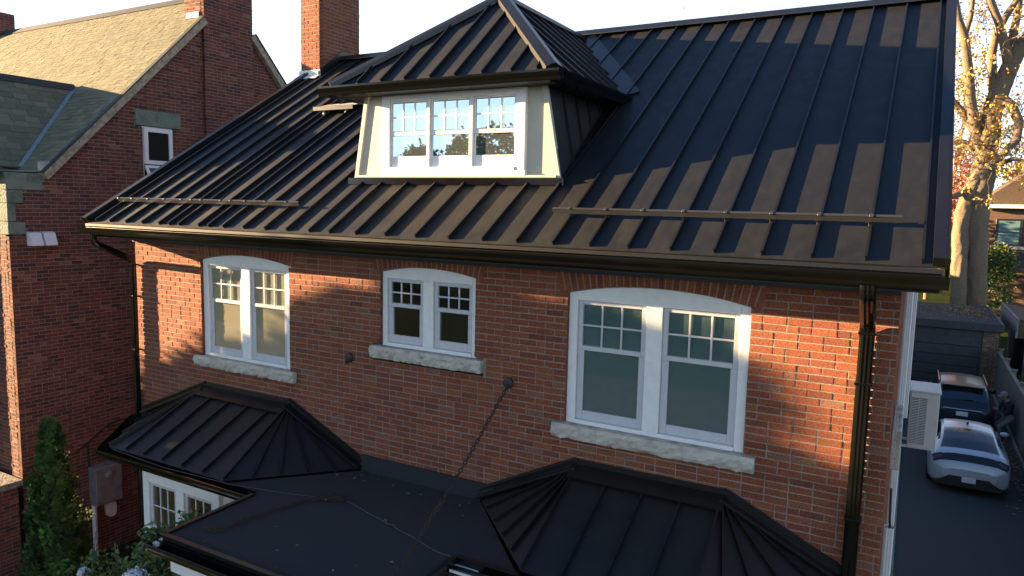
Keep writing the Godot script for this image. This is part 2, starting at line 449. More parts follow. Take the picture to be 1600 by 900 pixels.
# ---------------------------------------------------------------- windows
# casing and sashes in the frame F, local x right, y up, z out of the wall
func window(parent: Node3D, called: String, F: Transform3D, x0: float, x1: float, y0: float, y1: float, rise: float, lights: int, o := {}) -> Node3D:
	var w := group_part(called, parent)
	var jamb: float = o.get("jamb", 0.085)
	var mull: float = o.get("mull", 0.17)
	var zf: float = o.get("z", -0.045)
	var glass: Material = o.get("glass", mats.glass)
	var cm: Material = o.get("casing", mats.white_paint)
	var sm: Material = o.get("sash", mats.sash_paint)
	var mb := MB.new(); mb.xf = F
	mb.cb(Vector3(x0, y0, zf - 0.12), Vector3(x0 + jamb, y1, zf), 0.005)
	part(mb, "jamb", w, cm)
	mb = MB.new(); mb.xf = F
	mb.cb(Vector3(x1 - jamb, y0, zf - 0.12), Vector3(x1, y1, zf), 0.005)
	part(mb, "jamb", w, cm)
	mb = MB.new(); mb.xf = F
	mb.cb(Vector3(x0 + jamb, y0, zf - 0.12), Vector3(x1 - jamb, y0 + 0.045, zf + 0.012), 0.005)
	part(mb, "bottom_rail", w, cm)
	var top: float = o.get("head", 0.07)
	mb = MB.new(); mb.xf = F
	if rise > 0.0:
		var pts := PackedVector2Array([Vector2(x0 + jamb, y1 - top), Vector2(x1 - jamb, y1 - top), Vector2(x1 - jamb, y1 - 0.001), Vector2(x1, y1)])
		for k in range(1, 20):
			var u := 1.0 - k / 20.0
			pts.append(Vector2(lerpf(x0, x1, u), y1 + rise * 4.0 * u * (1.0 - u)))
		pts.append(Vector2(x0, y1)); pts.append(Vector2(x0 + jamb, y1 - 0.001))
		mb.prism(pts, Vector3.ZERO, Basis(), zf - 0.12, zf + 0.004)
	else:
		mb.cb(Vector3(x0 + jamb, y1 - top, zf - 0.12), Vector3(x1 - jamb, y1, zf), 0.005)
	part(mb, "head", w, cm)
	var inner := x1 - x0 - 2.0 * jamb
	var lw := (inner - mull * (lights - 1)) / lights
	var split: float = o.get("split", 0.62)
	for i in lights:
		var a := x0 + jamb + i * (lw + mull)
		var b := a + lw
		if i > 0:
			mb = MB.new(); mb.xf = F
			mb.cb(Vector3(a - mull, y0 + 0.045, zf - 0.12), Vector3(a, y1 - top, zf + 0.002), 0.005)
			part(mb, "mullion", w, cm)
		var yb := y0 + 0.045; var yt := y1 - top
		var ym := lerpf(yb, yt, split)
		var fr: float = o.get("frame", 0.055)
		# upper sash
		var zu := zf - 0.022
		mb = MB.new(); mb.xf = F
		mb.cb(Vector3(a + 0.003, ym - 0.02, zu - 0.04), Vector3(a + fr, yt, zu), 0.004)
		mb.cb(Vector3(b - fr, ym - 0.02, zu - 0.04), Vector3(b - 0.003, yt, zu), 0.004)
		mb.cb(Vector3(a + fr, yt - fr * 0.9, zu - 0.04), Vector3(b - fr, yt - 0.002, zu), 0.004)
		mb.cb(Vector3(a + fr, ym - 0.02, zu - 0.04), Vector3(b - fr, ym + 0.03, zu + 0.002), 0.004)
		part(mb, "upper_sash", w, sm)
		var ga := a + fr; var gb := b - fr; var gy0 := ym + 0.03; var gy1 := yt - fr * 0.9
		var cols := 3; var rows := 2
		for k in range(1, cols):
			mb = MB.new(); mb.xf = F
			var x := lerpf(ga, gb, k / float(cols))
			mb.cb(Vector3(x - 0.010, gy0, zu - 0.022), Vector3(x + 0.010, gy1, zu - 0.004), 0.003)
			part(mb, "muntin", w, sm)
		mb = MB.new(); mb.xf = F
		var yy := (gy0 + gy1) * 0.5
		mb.cb(Vector3(ga, yy - 0.010, zu - 0.023), Vector3(gb, yy + 0.010, zu - 0.005), 0.003)
		part(mb, "muntin", w, sm)
		for k in cols:
			for j in rows:
				mb = MB.new(); mb.xf = F
				mb.box(Vector3(lerpf(ga, gb, k / float(cols)) + 0.009, lerpf(gy0, gy1, j / float(rows)) + 0.009, zu - 0.017), Vector3(lerpf(ga, gb, (k + 1) / float(cols)) - 0.009, lerpf(gy0, gy1, (j + 1) / float(rows)) - 0.009, zu - 0.013))
				part(mb, "pane", w, glass)
		# lower sash sits behind the upper one
		var zl := zf - 0.032
		mb = MB.new(); mb.xf = F
		var lf: float = fr + o.get("inset", 0.02)
		mb.cb(Vector3(a + 0.003, yb + 0.002, zl - 0.04), Vector3(a + lf, ym - 0.022, zl), 0.004)
		mb.cb(Vector3(b - lf, yb + 0.002, zl - 0.04), Vector3(b - 0.003, ym - 0.022, zl), 0.004)
		mb.cb(Vector3(a + lf, yb + 0.002, zl - 0.04), Vector3(b - lf, yb + o.get("low", 0.11), zl), 0.004)
		part(mb, "lower_sash", w, sm)
		mb = MB.new(); mb.xf = F
		mb.box(Vector3(a + lf, yb + o.get("low", 0.11), zl - 0.014), Vector3(b - lf, ym - 0.022, zl - 0.010))
		part(mb, "pane", w, glass)
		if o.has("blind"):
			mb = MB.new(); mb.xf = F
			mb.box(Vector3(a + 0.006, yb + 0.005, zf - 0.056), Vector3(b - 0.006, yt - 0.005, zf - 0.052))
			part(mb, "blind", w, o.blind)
	# the room behind: a closed box, lit only through the panes
	var dp: float = o.get("room", 0.6)
	if dp <= 0.0: return w
	mb = MB.new(); mb.xf = F
	var ra := Vector3(x0 + 0.01, y0 + 0.01, zf - dp); var rb := Vector3(x1 - 0.01, y1 - 0.01, zf - 0.121)
	if dp > 1.0:
		ra -= Vector3(0.9, 0.9, 0); rb += Vector3(0.9, 0.25, 0)
	mb.box(ra - Vector3(0, 0, 0.02), Vector3(rb.x, rb.y, ra.z))
	mb.box(ra - Vector3(0.02, 0, 0.02), Vector3(ra.x, rb.y, rb.z))
	mb.box(Vector3(rb.x, ra.y, ra.z - 0.02), rb + Vector3(0.02, 0, 0))
	mb.box(ra - Vector3(0.02, 0.02, 0.02), Vector3(rb.x + 0.02, ra.y, rb.z))
	mb.box(Vector3(ra.x - 0.02, rb.y, ra.z - 0.02), rb + Vector3(0.02, 0.02, 0))
	part(mb, "room", w, mats.interior)
	return w

func lumpy_block(mb: MB, a: Vector3, b: Vector3, amp: float, seed_: int, nx := 24, ny := 4) -> void:   # stone with a rock-cut front (+z) face
	var r := RandomNumberGenerator.new()
	r.seed = seed_
	var g := []
	for i in nx + 1:
		var c := []
		for j in ny + 1:
			var e := 0.0 if (j == ny) else r.randf_range(-amp, amp)
			c.append(Vector3(lerpf(a.x, b.x, i / float(nx)), lerpf(a.y, b.y, j / float(ny)) + (r.randf_range(-amp, amp) * 0.4 if j == 0 else 0.0), b.z + e - (amp if (j == 0 or j == ny) else 0.0)))
		g.append(c)
	for i in nx:
		for j in ny:
			mb.tri(g[i][j], g[i + 1][j], g[i + 1][j + 1]); mb.tri(g[i][j], g[i + 1][j + 1], g[i][j + 1])
		mb.quad(g[i][ny], g[i + 1][ny], Vector3(g[i + 1][ny].x, b.y, a.z), Vector3(g[i][ny].x, b.y, a.z))
		mb.quad(Vector3(g[i][0].x, a.y, a.z), Vector3(g[i + 1][0].x, a.y, a.z), g[i + 1][0], g[i][0])
	for j in ny:
		mb.quad(Vector3(a.x, g[0][j].y, a.z), g[0][j], g[0][j + 1], Vector3(a.x, g[0][j + 1].y, a.z))
		mb.quad(g[nx][j], Vector3(b.x, g[nx][j].y, a.z), Vector3(b.x, g[nx][j + 1].y, a.z), g[nx][j + 1])

# ---------------------------------------------------------------- the red brick house
const RT := 0.6285                      # slope of the main roof
const RC := -0.067                      # height of its plane at z = 0
const WALL_L := -10.70
const WALL_R := -0.065
const RIDGE_Z := -4.80
func ry(z: float) -> float: return RC - RT * z

var wins := [[-3.205, -1.30, -2.345, -0.915, 0.115], [-5.775, -4.375, -1.785, -0.855, 0.085], [-9.16, -7.355, -2.32, -0.890, 0.10]]

func front_spans(y: float) -> Array:
	var cut := []
	for w in wins:
		var xa: float = w[0]; var xb: float = w[1]
		if y > w[2] and y < w[3]: cut.append([xa, xb])
		elif y >= w[3] and y < w[3] + w[4] + 0.235:
			# inside the brick arch above the opening
			var mid := (xa + xb) * 0.5
			var half := (xb - xa) * 0.5 + 0.10
			var rel: float = (y - w[3] - 0.20) / (w[4] + 0.035)
			var hw := half if rel <= 0.0 else half * sqrt(maxf(0.0, 1.0 - rel))
			cut.append([mid - hw, mid + hw])
		elif y <= w[2] and y > w[2] - 0.165: cut.append([xa - 0.125, xb + 0.12])
	cut.sort_custom(func(p, q): return p[0] < q[0])
	var out := []
	var x := WALL_L
	for c in cut:
		out.append([x, c[0]]); x = c[1]
	out.append([x, WALL_R])
	return out

func soldier_arch(house: Node3D, w: Array, st: Array, k: int) -> void:
	var g := group_part("window_arch", house)
	var r := RandomNumberGenerator.new()
	r.seed = 50 + k
	var xa: float = w[0] - 0.10; var xb: float = w[1] + 0.10
	var n := int(round((xb - xa) / 0.0715))
	var bk := MB.new()
	var edge := []
	for i in n + 1:
		var u := i / float(n)
		edge.append(Vector2(lerpf(xa, xb, u), w[3] - 0.012 + (w[4] + 0.012) * 4.0 * u * (1.0 - u) ))
	for i in n:
		bk.quad(Vector3(edge[i].x, edge[i].y, -0.0055), Vector3(edge[i + 1].x, edge[i + 1].y, -0.0055), Vector3(edge[i + 1].x, edge[i + 1].y + 0.23, -0.0055), Vector3(edge[i].x, edge[i].y + 0.23, -0.0055))
		bk.quad(Vector3(edge[i].x, edge[i].y, -0.11), Vector3(edge[i + 1].x, edge[i + 1].y, -0.11), Vector3(edge[i + 1].x, edge[i + 1].y, -0.0055), Vector3(edge[i].x, edge[i].y, -0.0055))
	part(bk, "mortar_bed", g, mats.mortar)
	for i in n:
		var m: Vector2 = (edge[i] + edge[i + 1]) * 0.5
		var t: Vector2 = (edge[i + 1] - edge[i]).normalized()
		var up := Vector3(-t.y, t.x, 0)
		var o := MeshInstance3D.new()
		o.name = "brick"
		o.mesh = st[r.randi() % st.size()].mesh
		o.material_override = mats.brick
		o.transform = Transform3D(Basis(up, Vector3(-t.x, -t.y, 0), Vector3.BACK), Vector3(m.x, m.y, r.randf_range(-0.002, 0.003)) + up * 0.108 - bases[house]).scaled_local(Vector3(1.0, 0.98, 1))
		g.add_child(o, true)

# standing seam panel: quad corners a (eave left), b (eave right), c (top right), d (top left), a thin sheet with a folded edge
func metal_panel(parent: Node3D, pts: Array, called := "roof_panel", th := 0.012) -> MeshInstance3D:
	var mb := MB.new()
	var nrm: Vector3 = ((pts[1] - pts[0]) as Vector3).cross(pts[2] - pts[0]).normalized()
	for i in range(1, pts.size() - 1):
		mb.tri(pts[0], pts[i], pts[i + 1])
		mb.tri(pts[0] - nrm * th, pts[i + 1] - nrm * th, pts[i] - nrm * th)
	for i in pts.size():
		var p: Vector3 = pts[i]; var q: Vector3 = pts[(i + 1) % pts.size()]
		mb.quad(p - nrm * th, q - nrm * th, q, p)
	return part(mb, called, parent, mats.roof_metal)
func seam(parent: Node3D, p: Vector3, q: Vector3, nrm: Vector3, h := 0.045, w := 0.016) -> void:
	var d := (q - p).normalized()
	var s := d.cross(nrm).normalized()
	var mb := MB.new()
	# upright rib with a thicker folded top
	mb.obox((p + q) * 0.5 + nrm * (h * 0.5 - 0.001), Basis(s, nrm, -d), Vector3(w * 0.35, h * 0.5, (q - p).length() * 0.5))
	mb.obox((p + q) * 0.5 + nrm * (h - 0.006) + s * w * 0.1, Basis(s, nrm, -d), Vector3(w * 0.62, 0.0065, (q - p).length() * 0.5 - 0.004))
	part(mb, "seam", parent, mats.seam_metal)

const GUTTER := [[0.0, 0.11], [0.0, 0.0], [0.085, 0.0], [0.092, 0.012], [0.098, 0.035], [0.122, 0.068], [0.132, 0.085], [0.134, 0.108], [0.120, 0.110], [0.118, 0.100], [0.127, 0.100], [0.125, 0.088], [0.115, 0.072], [0.091, 0.038], [0.085, 0.014], [0.080, 0.006], [0.006, 0.006], [0.006, 0.11]]

func gutter(parent: Node3D, p: Vector3, q: Vector3, called := "gutter", k := 1.0) -> void:
	var mb := MB.new()
	var prof := []
	for e in GUTTER: prof.append([e[0] * k, e[1] * k])
	mb.sweep(prof, p, q)
	# end stops
	var solid_prof := []
	for i in 9: solid_prof.append([GUTTER[i][0] * k, GUTTER[i][1] * k])
	var d := (q - p).normalized()
	mb.sweep(solid_prof, p, p + d * 0.004)
	mb.sweep(solid_prof, q - d * 0.004, q)
	part(mb, called, parent, mats.gutter_metal)

func downspout(parent: Node3D, path: Array, w: float, called := "downspout", m: Material = null) -> void:   # ribbed pipe, rounded corners
	var mb := MB.new()
	var pts := []
	for i in path.size():
		if i == 0 or i == path.size() - 1: pts.append(path[i]); continue
		var a: Vector3 = path[i - 1]; var b: Vector3 = path[i]; var c: Vector3 = path[i + 1]
		var ra := minf(0.09, (a - b).length() * 0.45); var rc := minf(0.09, (c - b).length() * 0.45)
		var p := b + (a - b).normalized() * ra; var q := b + (c - b).normalized() * rc
		for k in 5:
			var t := k / 4.0
			pts.append(p.lerp(b, t).lerp(b.lerp(q, t), t))
	# square section with flutes
	var sides := 24
	var prof := []
	for k in sides:
		var a := TAU * (k + 0.5) / sides
		var e := Vector2(cos(a), sin(a))
		var s := 1.0 / pow(pow(absf(e.x), 6.0) + pow(absf(e.y), 6.0), 1.0 / 6.0)
		prof.append(e * s * (w * 0.5) * (1.0 - 0.07 * (k % 2)))
	var rings := []
	for i in pts.size():
		var d: Vector3
		if i == 0: d = pts[1] - pts[0]
		elif i == pts.size() - 1: d = pts[i] - pts[i - 1]
		else: d = (pts[i + 1] - pts[i - 1])
		d = d.normalized()
		var s := d.cross(Vector3.BACK) if absf(d.z) < 0.9 else d.cross(Vector3.UP)
		if absf(d.dot(Vector3.UP)) < 0.3 and absf(d.x) < 0.5: s = Vector3.RIGHT
		s = s.normalized()
		var u := s.cross(d).normalized()
		var ring := []
		for e in prof: ring.append(pts[i] + s * e.x + u * e.y)
		rings.append(ring)
	for i in rings.size() - 1:
		for k in sides:
			var k2 := (k + 1) % sides
			mb.quad(rings[i][k2], rings[i][k], rings[i + 1][k], rings[i + 1][k2])
	part(mb, called, parent, m if m else mats.gutter_metal)

func build_house() -> Node3D:
	var house := thing("brick_house", "red brick house with black standing seam metal roof and hipped dormer", "house", Vector3(-5.4, -EYE, -4.7))
	brick_set("red", [Color(0.41, 0.120, 0.053), Color(0.38, 0.110, 0.051), Color(0.42, 0.130, 0.056), Color(0.36, 0.104, 0.051), Color(0.41, 0.118, 0.049), Color(0.32, 0.096, 0.053), Color(0.43, 0.140, 0.058)])
	var F := Transform3D(Basis(), Vector3.ZERO)
	brick_wall(house, "front_wall", F, -EYE + 0.02, -0.60, front_spans, "red", 300, 5)
	for i in 3: soldier_arch(house, wins[i], brick_sets.red, i)
	# side walls and back
	var zl := 9.4
	brick_wall(house, "side_wall", frame_at(Vector3(WALL_R, 0, -0.11), Vector3.RIGHT), -EYE + 0.02, -0.60, func(_y): return [[0.0, zl]], "red", 90, 6)
	brick_wall(house, "side_wall", frame_at(Vector3(WALL_L, 0, -zl), Vector3.LEFT), -EYE + 0.02, -0.60, func(_y): return [[0.0, zl - 0.11]], "red", 0, 7)
	var mb := MB.new()
	mb.box(Vector3(WALL_L + 0.12, -EYE + 0.02, -zl), Vector3(WALL_R - 0.12, -0.62, -2.7))
	for g in [[WALL_L, true], [WALL_R, false]]:      # gable triangles
		var x: float = g[0]
		mb.prism(PackedVector2Array([Vector2(0.0, -0.62), Vector2(-9.5, -0.62), Vector2(RIDGE_Z, ry(RIDGE_Z) - 0.08)]), Vector3(x + (0.02 if g[1] else -0.02), 0, 0), Basis(Vector3.BACK, Vector3.UP, Vector3.LEFT), -0.02, 0.02)
	part(mb, "core", house, mats.mortar)
	# sills
	for i in 3:
		var w: Array = wins[i]
		mb = MB.new()
		lumpy_block(mb, Vector3(w[0] - 0.125, w[2] - 0.155, -0.12), Vector3(w[1] + 0.12, w[2] - 0.004, 0.07), 0.016, 70 + i, 40, 4)
		part(mb, "window_sill", house, mats.stone)
	var bl := [mats.teal_reflect_blind, null, mats.blind_tan]
	for i in 3:
		var w: Array = wins[i]
		var op := {jamb = 0.10 if i != 1 else 0.07, mull = 0.17 if i != 1 else 0.15, low = 0.10, split = 0.60 if i != 1 else 0.58}
		if i == 1: op.room = 2.4
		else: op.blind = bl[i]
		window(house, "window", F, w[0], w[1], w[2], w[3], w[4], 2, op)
	# ---- main roof: panels between the seams
	var roof := group_part("main_roof", house)
	var xs := [0.225, 0.065, -0.337, -0.749, -1.149, -1.557, -1.957, -2.365, -2.758, -3.157, -3.571, -3.985, -4.413, -4.86, -5.29, -5.73, -6.14, -6.47, -6.852, -7.24, -7.63, -8.02, -8.312, -8.514, -8.926, -9.14, -9.358, -9.744, -10.123, -10.514, -10.851, -11.10]
	var ze := 0.53
	var nr := Vector3(0, 1, RT).normalized()
	var sl := Vector3(0, RT, -1).normalized()
	for i in xs.size() - 1:
		var xa: float = xs[i + 1]; var xb: float = xs[i]
		metal_panel(roof, [Vector3(xa, ry(ze), ze), Vector3(xb, ry(ze), ze), Vector3(xb, ry(RIDGE_Z), RIDGE_Z), Vector3(xa, ry(RIDGE_Z), RIDGE_Z)])
		if i > 0:
			seam(roof, Vector3(xb, ry(ze), ze) + sl * 0.035, Vector3(xb, ry(RIDGE_Z), RIDGE_Z), nr)
	# far slope
	mb = MB.new()
	var zb := 2.0 * RIDGE_Z - ze
	var yr := ry(RIDGE_Z)
	mb.quad(Vector3(0.225, ry(ze), zb), Vector3(-11.10, ry(ze), zb), Vector3(-11.10, yr, RIDGE_Z), Vector3(0.225, yr, RIDGE_Z))
	mb.quad(Vector3(-11.10, ry(ze) - 0.02, zb), Vector3(0.225, ry(ze) - 0.02, zb), Vector3(0.225, yr - 0.02, RIDGE_Z), Vector3(-11.10, yr - 0.02, RIDGE_Z))
	part(mb, "rear_slope", roof, mats.roof_metal)
	mb = MB.new()      # ridge cap
	mb.sweep([[-0.16, -0.075], [0.0, 0.03], [0.16, -0.075], [0.16, -0.06], [0.0, 0.046], [-0.16, -0.06]], Vector3(-11.12, yr + 0.04, RIDGE_Z), Vector3(0.25, yr + 0.04, RIDGE_Z))
	part(mb, "ridge_cap", roof, mats.seam_metal)
	for s in [[0.225, 1.0], [-11.10, -1.0]]:      # rake trims, front and rear
		for e in [[ze + 0.01, 1.0], [zb - 0.01, -1.0]]:
			mb = MB.new()
			var p := Vector3(s[0], ry(ze), e[0]); var q := Vector3(s[0], yr, RIDGE_Z)
			var d := (q - p).normalized()
			var nn := Vector3(0, 1, RT * e[1]).normalized()
			mb.obox((p + q) * 0.5 + nn * 0.0 + Vector3(0.012 * s[1], 0, 0), Basis(Vector3(1, 0, 0), nn, Vector3(1, 0, 0).cross(nn)), Vector3(0.012, 0.085, (q - p).length() * 0.5))
			mb.obox((p + q) * 0.5 + nn * 0.046 - Vector3(0.045 * s[1], 0, 0), Basis(Vector3(1, 0, 0), nn, Vector3(1, 0, 0).cross(nn)), Vector3(0.045, 0.040, (q - p).length() * 0.5 - 0.01))
			part(mb, "rake_trim", roof, mats.seam_metal)
	mb = MB.new()      # drip edge below the panels
	mb.box(Vector3(-11.08, ry(ze) - 0.05, ze - 0.03), Vector3(0.21, ry(ze) - 0.014, ze + 0.012))
	part(mb, "drip_edge", roof, mats.seam_metal)
	mb = MB.new()      # fascia, soffit, frieze board
	mb.box(Vector3(-11.06, -0.60, 0.485), Vector3(0.20, ry(ze) - 0.05, 0.508))
	part(mb, "fascia", house, mats.gutter_metal)
	mb = MB.new()
	mb.box(Vector3(-11.06, -0.612, 0.0), Vector3(0.20, -0.60, 0.485))
	mb.box(Vector3(WALL_R, -0.612, -9.4), Vector3(0.20, -0.60, -0.002))
	mb.box(Vector3(-11.06, -0.612, -9.4), Vector3(WALL_L, -0.60, -0.002))
	part(mb, "soffit", house, mats.soffit)
	mb = MB.new()
	mb.cb(Vector3(WALL_L, -0.69, 0.004), Vector3(WALL_R, -0.612, 0.045), 0.004)
	part(mb, "frieze_board", house, mats.soffit)
	gutter(house, Vector3(-11.12, -0.572, 0.512), Vector3(0.255, -0.572, 0.512))
	# downspouts with straps
	downspout(house, [Vector3(-10.86, -0.57, 0.56), Vector3(-10.86, -0.70, 0.56), Vector3(-10.66, -0.98, 0.075), Vector3(-10.66, -7.35, 0.075)], 0.085)
	downspout(house, [Vector3(-0.30, -0.57, 0.56), Vector3(-0.30, -0.63, 0.56), Vector3(-0.30, -0.97, 0.085), Vector3(-0.30, -7.35, 0.085)], 0.122)
	for s in [[-10.66, 0.075, 0.1, [-1.05, -1.55, -2.4]], [-0.30, 0.085, 0.125, [-1.03, -1.48, -2.72]]]:
		for y in s[3]:
			mb = MB.new()
			mb.cb(Vector3(s[0] - s[2] * 0.56, y - 0.012, 0.005), Vector3(s[0] + s[2] * 0.56, y + 0.012, s[1] + s[2] * 0.52), 0.004)
			part(mb, "downspout_strap", house, mats.gutter_metal)
	# snow rails
	for s in [[-10.885, -7.02], [-3.352, -0.10]]:
		var g := group_part("snow_rail", house)
		var z0 := 0.085
		var p := Vector3(s[0], ry(z0), z0) + nr * 0.085
		var q := Vector3(s[1], ry(z0), z0) + nr * 0.085
		mb = MB.new()
		mb.obox((p + q) * 0.5, Basis(Vector3.RIGHT, nr, Vector3.RIGHT.cross(nr)), Vector3((q - p).length() * 0.5, 0.022, 0.005))
		mb.obox((p + q) * 0.5 + nr * 0.030 + sl * 0.012, Basis(Vector3.RIGHT, nr, Vector3.RIGHT.cross(nr)), Vector3((q - p).length() * 0.5, 0.004, 0.016))
		part(mb, "rail", g, mats.rail_metal)
		for x in xs:
			if x > s[0] and x < s[1]:
				mb = MB.new()
				mb.cbox(Vector3(x, ry(z0 - 0.03), z0 - 0.03) + nr * 0.05, Basis(Vector3.RIGHT, nr, Vector3.RIGHT.cross(nr)), Vector3(0.022, 0.045, 0.025), 0.004)
				mb.cbox(Vector3(x, ry(z0 - 0.01), z0 - 0.01) + nr * 0.120, Basis(Vector3.RIGHT, nr, Vector3.RIGHT.cross(nr)), Vector3(0.016, 0.006, 0.022), 0.003)
				part(mb, "seam_clamp", g, mats.rail_metal if x > -5 else mats.seam_metal)
	return house

# ---- dormer
func build_dormer(house: Node3D) -> void:
	var D := group_part("dormer", house)
	var zf := -0.55
	var mb := MB.new()
	var ytop := 1.40
	# front board with splayed edges
	var BL := Vector2(-6.66, ry(zf) - 0.02); var BR := Vector2(-3.575, ry(zf) - 0.02); var TL := Vector2(-6.47, ytop); var TR := Vector2(-3.80, ytop)
	mb.prism(PackedVector2Array([BL, BR, TR, TL]), Vector3(0, 0, zf), Basis(), -0.06, 0.0)
	part(mb, "front_panel", D, mats.cream_metal)
	# folded battens beside the window, and the corner trims
	for s in [[BL, TL, 1.0], [BR, TR, -1.0]]:
		mb = MB.new()
		var a := Vector3(s[0].x, s[0].y, zf); var b := Vector3(s[1].x, s[1].y, zf)
		var d := (b - a).normalized()
		var sd := d.cross(Vector3.BACK)
		mb.cbox((a + b) * 0.5 + Vector3(0.03 * s[2], 0, 0.002), Basis(sd, d, Vector3.BACK), Vector3(0.032, (b - a).length() * 0.5, 0.028), 0.004)
		part(mb, "corner_trim", D, mats.cream_metal)
	# cheeks
	for s in [[BR.x, TR.x, 1.0], [BL.x, TL.x, -1.0]]:
		var zb := -(ytop - RC) / RT
		var a := Vector3(s[0], ry(zf), zf); var b := Vector3(s[1], ytop, zf); var c := Vector3(s[1], ytop, zb - 0.05)
		mb = MB.new()
		if s[2] > 0: mb.tri(a, c, b)
		else: mb.tri(a, b, c)
		mb.tri(a - Vector3(0.02 * s[2], 0, 0), b - Vector3(0.02 * s[2], 0, 0), c - Vector3(0.02 * s[2], 0, 0))
		part(mb, "cheek", D, mats.roof_metal)
		var nn: Vector3 = (c - a).cross(b - a).normalized() * s[2]
		for k in range(1, 5):
			var t := k / 5.0
			var top := b.lerp(c, t)
			var bot := a.lerp(c, t)
			seam(D, bot, top, nn, 0.03)
		# flashing along the foot of the cheek
		mb = MB.new()
		var dd := (c - a).normalized()
		mb.obox((a + c) * 0.5 + Vector3(0.07 * s[2], 0, 0) + Vector3(0, 1, RT).normalized() * 0.02, Basis(Vector3.RIGHT, Vector3(0, 1, RT).normalized(), Vector3.RIGHT.cross(Vector3(0, 1, RT).normalized())), Vector3(0.085, 0.012, (c - a).length() * 0.5))
		part(mb, "cheek_flashing", D, mats.seam_metal)
	# base flashing under the window
	mb = MB.new()
	mb.cb(Vector3(BL.x - 0.06, ry(zf) - 0.045, zf - 0.02), Vector3(BR.x + 0.05, ry(zf) + 0.046, zf + 0.085), 0.006)
	part(mb, "base_flashing", D, mats.gutter_metal)
	mb = MB.new()
	mb.cb(Vector3(BL.x + 0.05, ry(zf) + 0.047, zf + 0.002), Vector3(BR.x - 0.05, ry(zf) + 0.080, zf + 0.060), 0.006)
	part(mb, "base_ledge", D, mats.cream_metal)
	# window with three lights
	window(house, "dormer_window", Transform3D(Basis(), Vector3(0, 0, zf)), -6.165, -4.045, 0.415, 1.372, 0.0, 3, {z = 0.056, jamb = 0.128, mull = 0.045, head = 0.075, split = 0.50, frame = 0.026, low = 0.14, inset = 0.0, room = 0.0, glass = mats.mirror_glass, sash = mats.white_paint})
	mb = MB.new()
	mb.cb(Vector3(-6.18, 0.345, zf + 0.002), Vector3(-4.03, 0.415, zf + 0.063), 0.006)
	part(mb, "window_apron", D, mats.white_paint)
	# hip roof
	var ye := 1.495
	var xl := -6.86; var xr := -3.60; var zE := -0.31
	var pk := Vector3(-5.2, 2.83, -1.90)
	var zv := -(ye - RC) / RT; var zr := -(pk.y - RC) / RT
	var eaveL := Vector3(xl, ye, zE); var eaveR := Vector3(xr, ye, zE)
	var n_front := (eaveR - eaveL).cross(pk - eaveL).normalized()
	var fs := [xl, -6.42, -6.04, -5.668, -5.28, -4.92, -4.54, -4.15, -3.82, xr]
	var up_at := func(x: float) -> Vector3:
		var t: float = (x - xl) / (pk.x - xl) if x < pk.x else (x - xr) / (pk.x - xr)
		return Vector3(x, lerpf(ye, pk.y, t), lerpf(zE, pk.z, t))
	for i in fs.size() - 1:
		var a := Vector3(fs[i], ye, zE); var b := Vector3(fs[i + 1], ye, zE)
		var pts := [a, b]
		if i < fs.size() - 2: pts.append(up_at.call(fs[i + 1]))
		if fs[i] < pk.x and fs[i + 1] > pk.x: pts.append(pk)
		if i > 0: pts.append(up_at.call(fs[i]))
		metal_panel(D, pts)
		if i > 0:
			var u: Vector3 = up_at.call(fs[i])
			seam(D, a + (u - a).normalized() * 0.03, u, n_front)
	for s in [[xr, 1.0], [xl, -1.0]]:
		var e0 := Vector3(s[0], ye, zE); var e1 := Vector3(s[0], ye, zv); var r1 := Vector3(pk.x, pk.y, zr)
		var nn: Vector3 = ((e1 - e0).cross(pk - e0).normalized()) * s[1]
		if nn.y < 0: nn = -nn
		var cuts := []
		var m := 12
		for k in m + 1: cuts.append(k / float(m))
		# seams run up the slope (x towards the ridge), from front to back
		var zs := []
		var z := zE
		while z > zr - 0.01:
			zs.append(z); z -= 0.41
		zs.append(zr)
		var lo := func(zz: float) -> Vector3:      # lower end: eave, then valley
			if zz >= zv: return Vector3(s[0], ye, zz)
			var t: float = (zz - zv) / (zr - zv)
			return e1.lerp(r1, t)
		var hi := func(zz: float) -> Vector3:      # upper end: hip, then ridge
			if zz <= pk.z: return Vector3(pk.x, pk.y, zz)
			return e0.lerp(pk, (zz - zE) / (pk.z - zE))
		for i in zs.size() - 1:
			var za: float = zs[i]; var zb2: float = zs[i + 1]
			var pts := [lo.call(za), lo.call(zb2)]
			if za > zv and zb2 < zv: pts.insert(1, e1)
			pts.append(hi.call(zb2))
			if za > pk.z and zb2 < pk.z: pts.append(pk)
			if i > 0: pts.append(hi.call(za))
			if s[1] < 0: pts.reverse()
			metal_panel(D, pts)
			if i > 0: seam(D, lo.call(za), hi.call(za), nn, 0.04)
		# valley flashing on the main roof
		mb = MB.new()
		var nr := Vector3(0, 1, RT).normalized()
		var d := (r1 - e1).normalized()
		mb.obox((e1 + r1) * 0.5 + nr * 0.022 + d.cross(nr) * 0.10 * s[1], Basis(d.cross(nr), nr, -d), Vector3(0.13, 0.008, (r1 - e1).length() * 0.5))
		part(mb, "valley_flashing", D, mats.seam_metal)
		# hip caps with their square ends
		mb = MB.new()
		var dh := (pk - e0).normalized()
		var upn := (nn + n_front).normalized()
		upn = (upn - dh * upn.dot(dh)).normalized()
		var sd := dh.cross(upn)
		mb.xf = Transform3D(Basis(sd, upn, -dh), (e0 + pk) * 0.5 + upn * 0.02)
		var L := (pk - e0).length() * 0.5
		mb.prism(PackedVector2Array([Vector2(-0.10, -0.045), Vector2(0.10, -0.045), Vector2(0.10, 0.012), Vector2(0.0, 0.065), Vector2(-0.10, 0.012)]), Vector3.ZERO, Basis(), -L, L)
		part(mb, "hip_cap", D, mats.seam_metal)
	mb = MB.new()
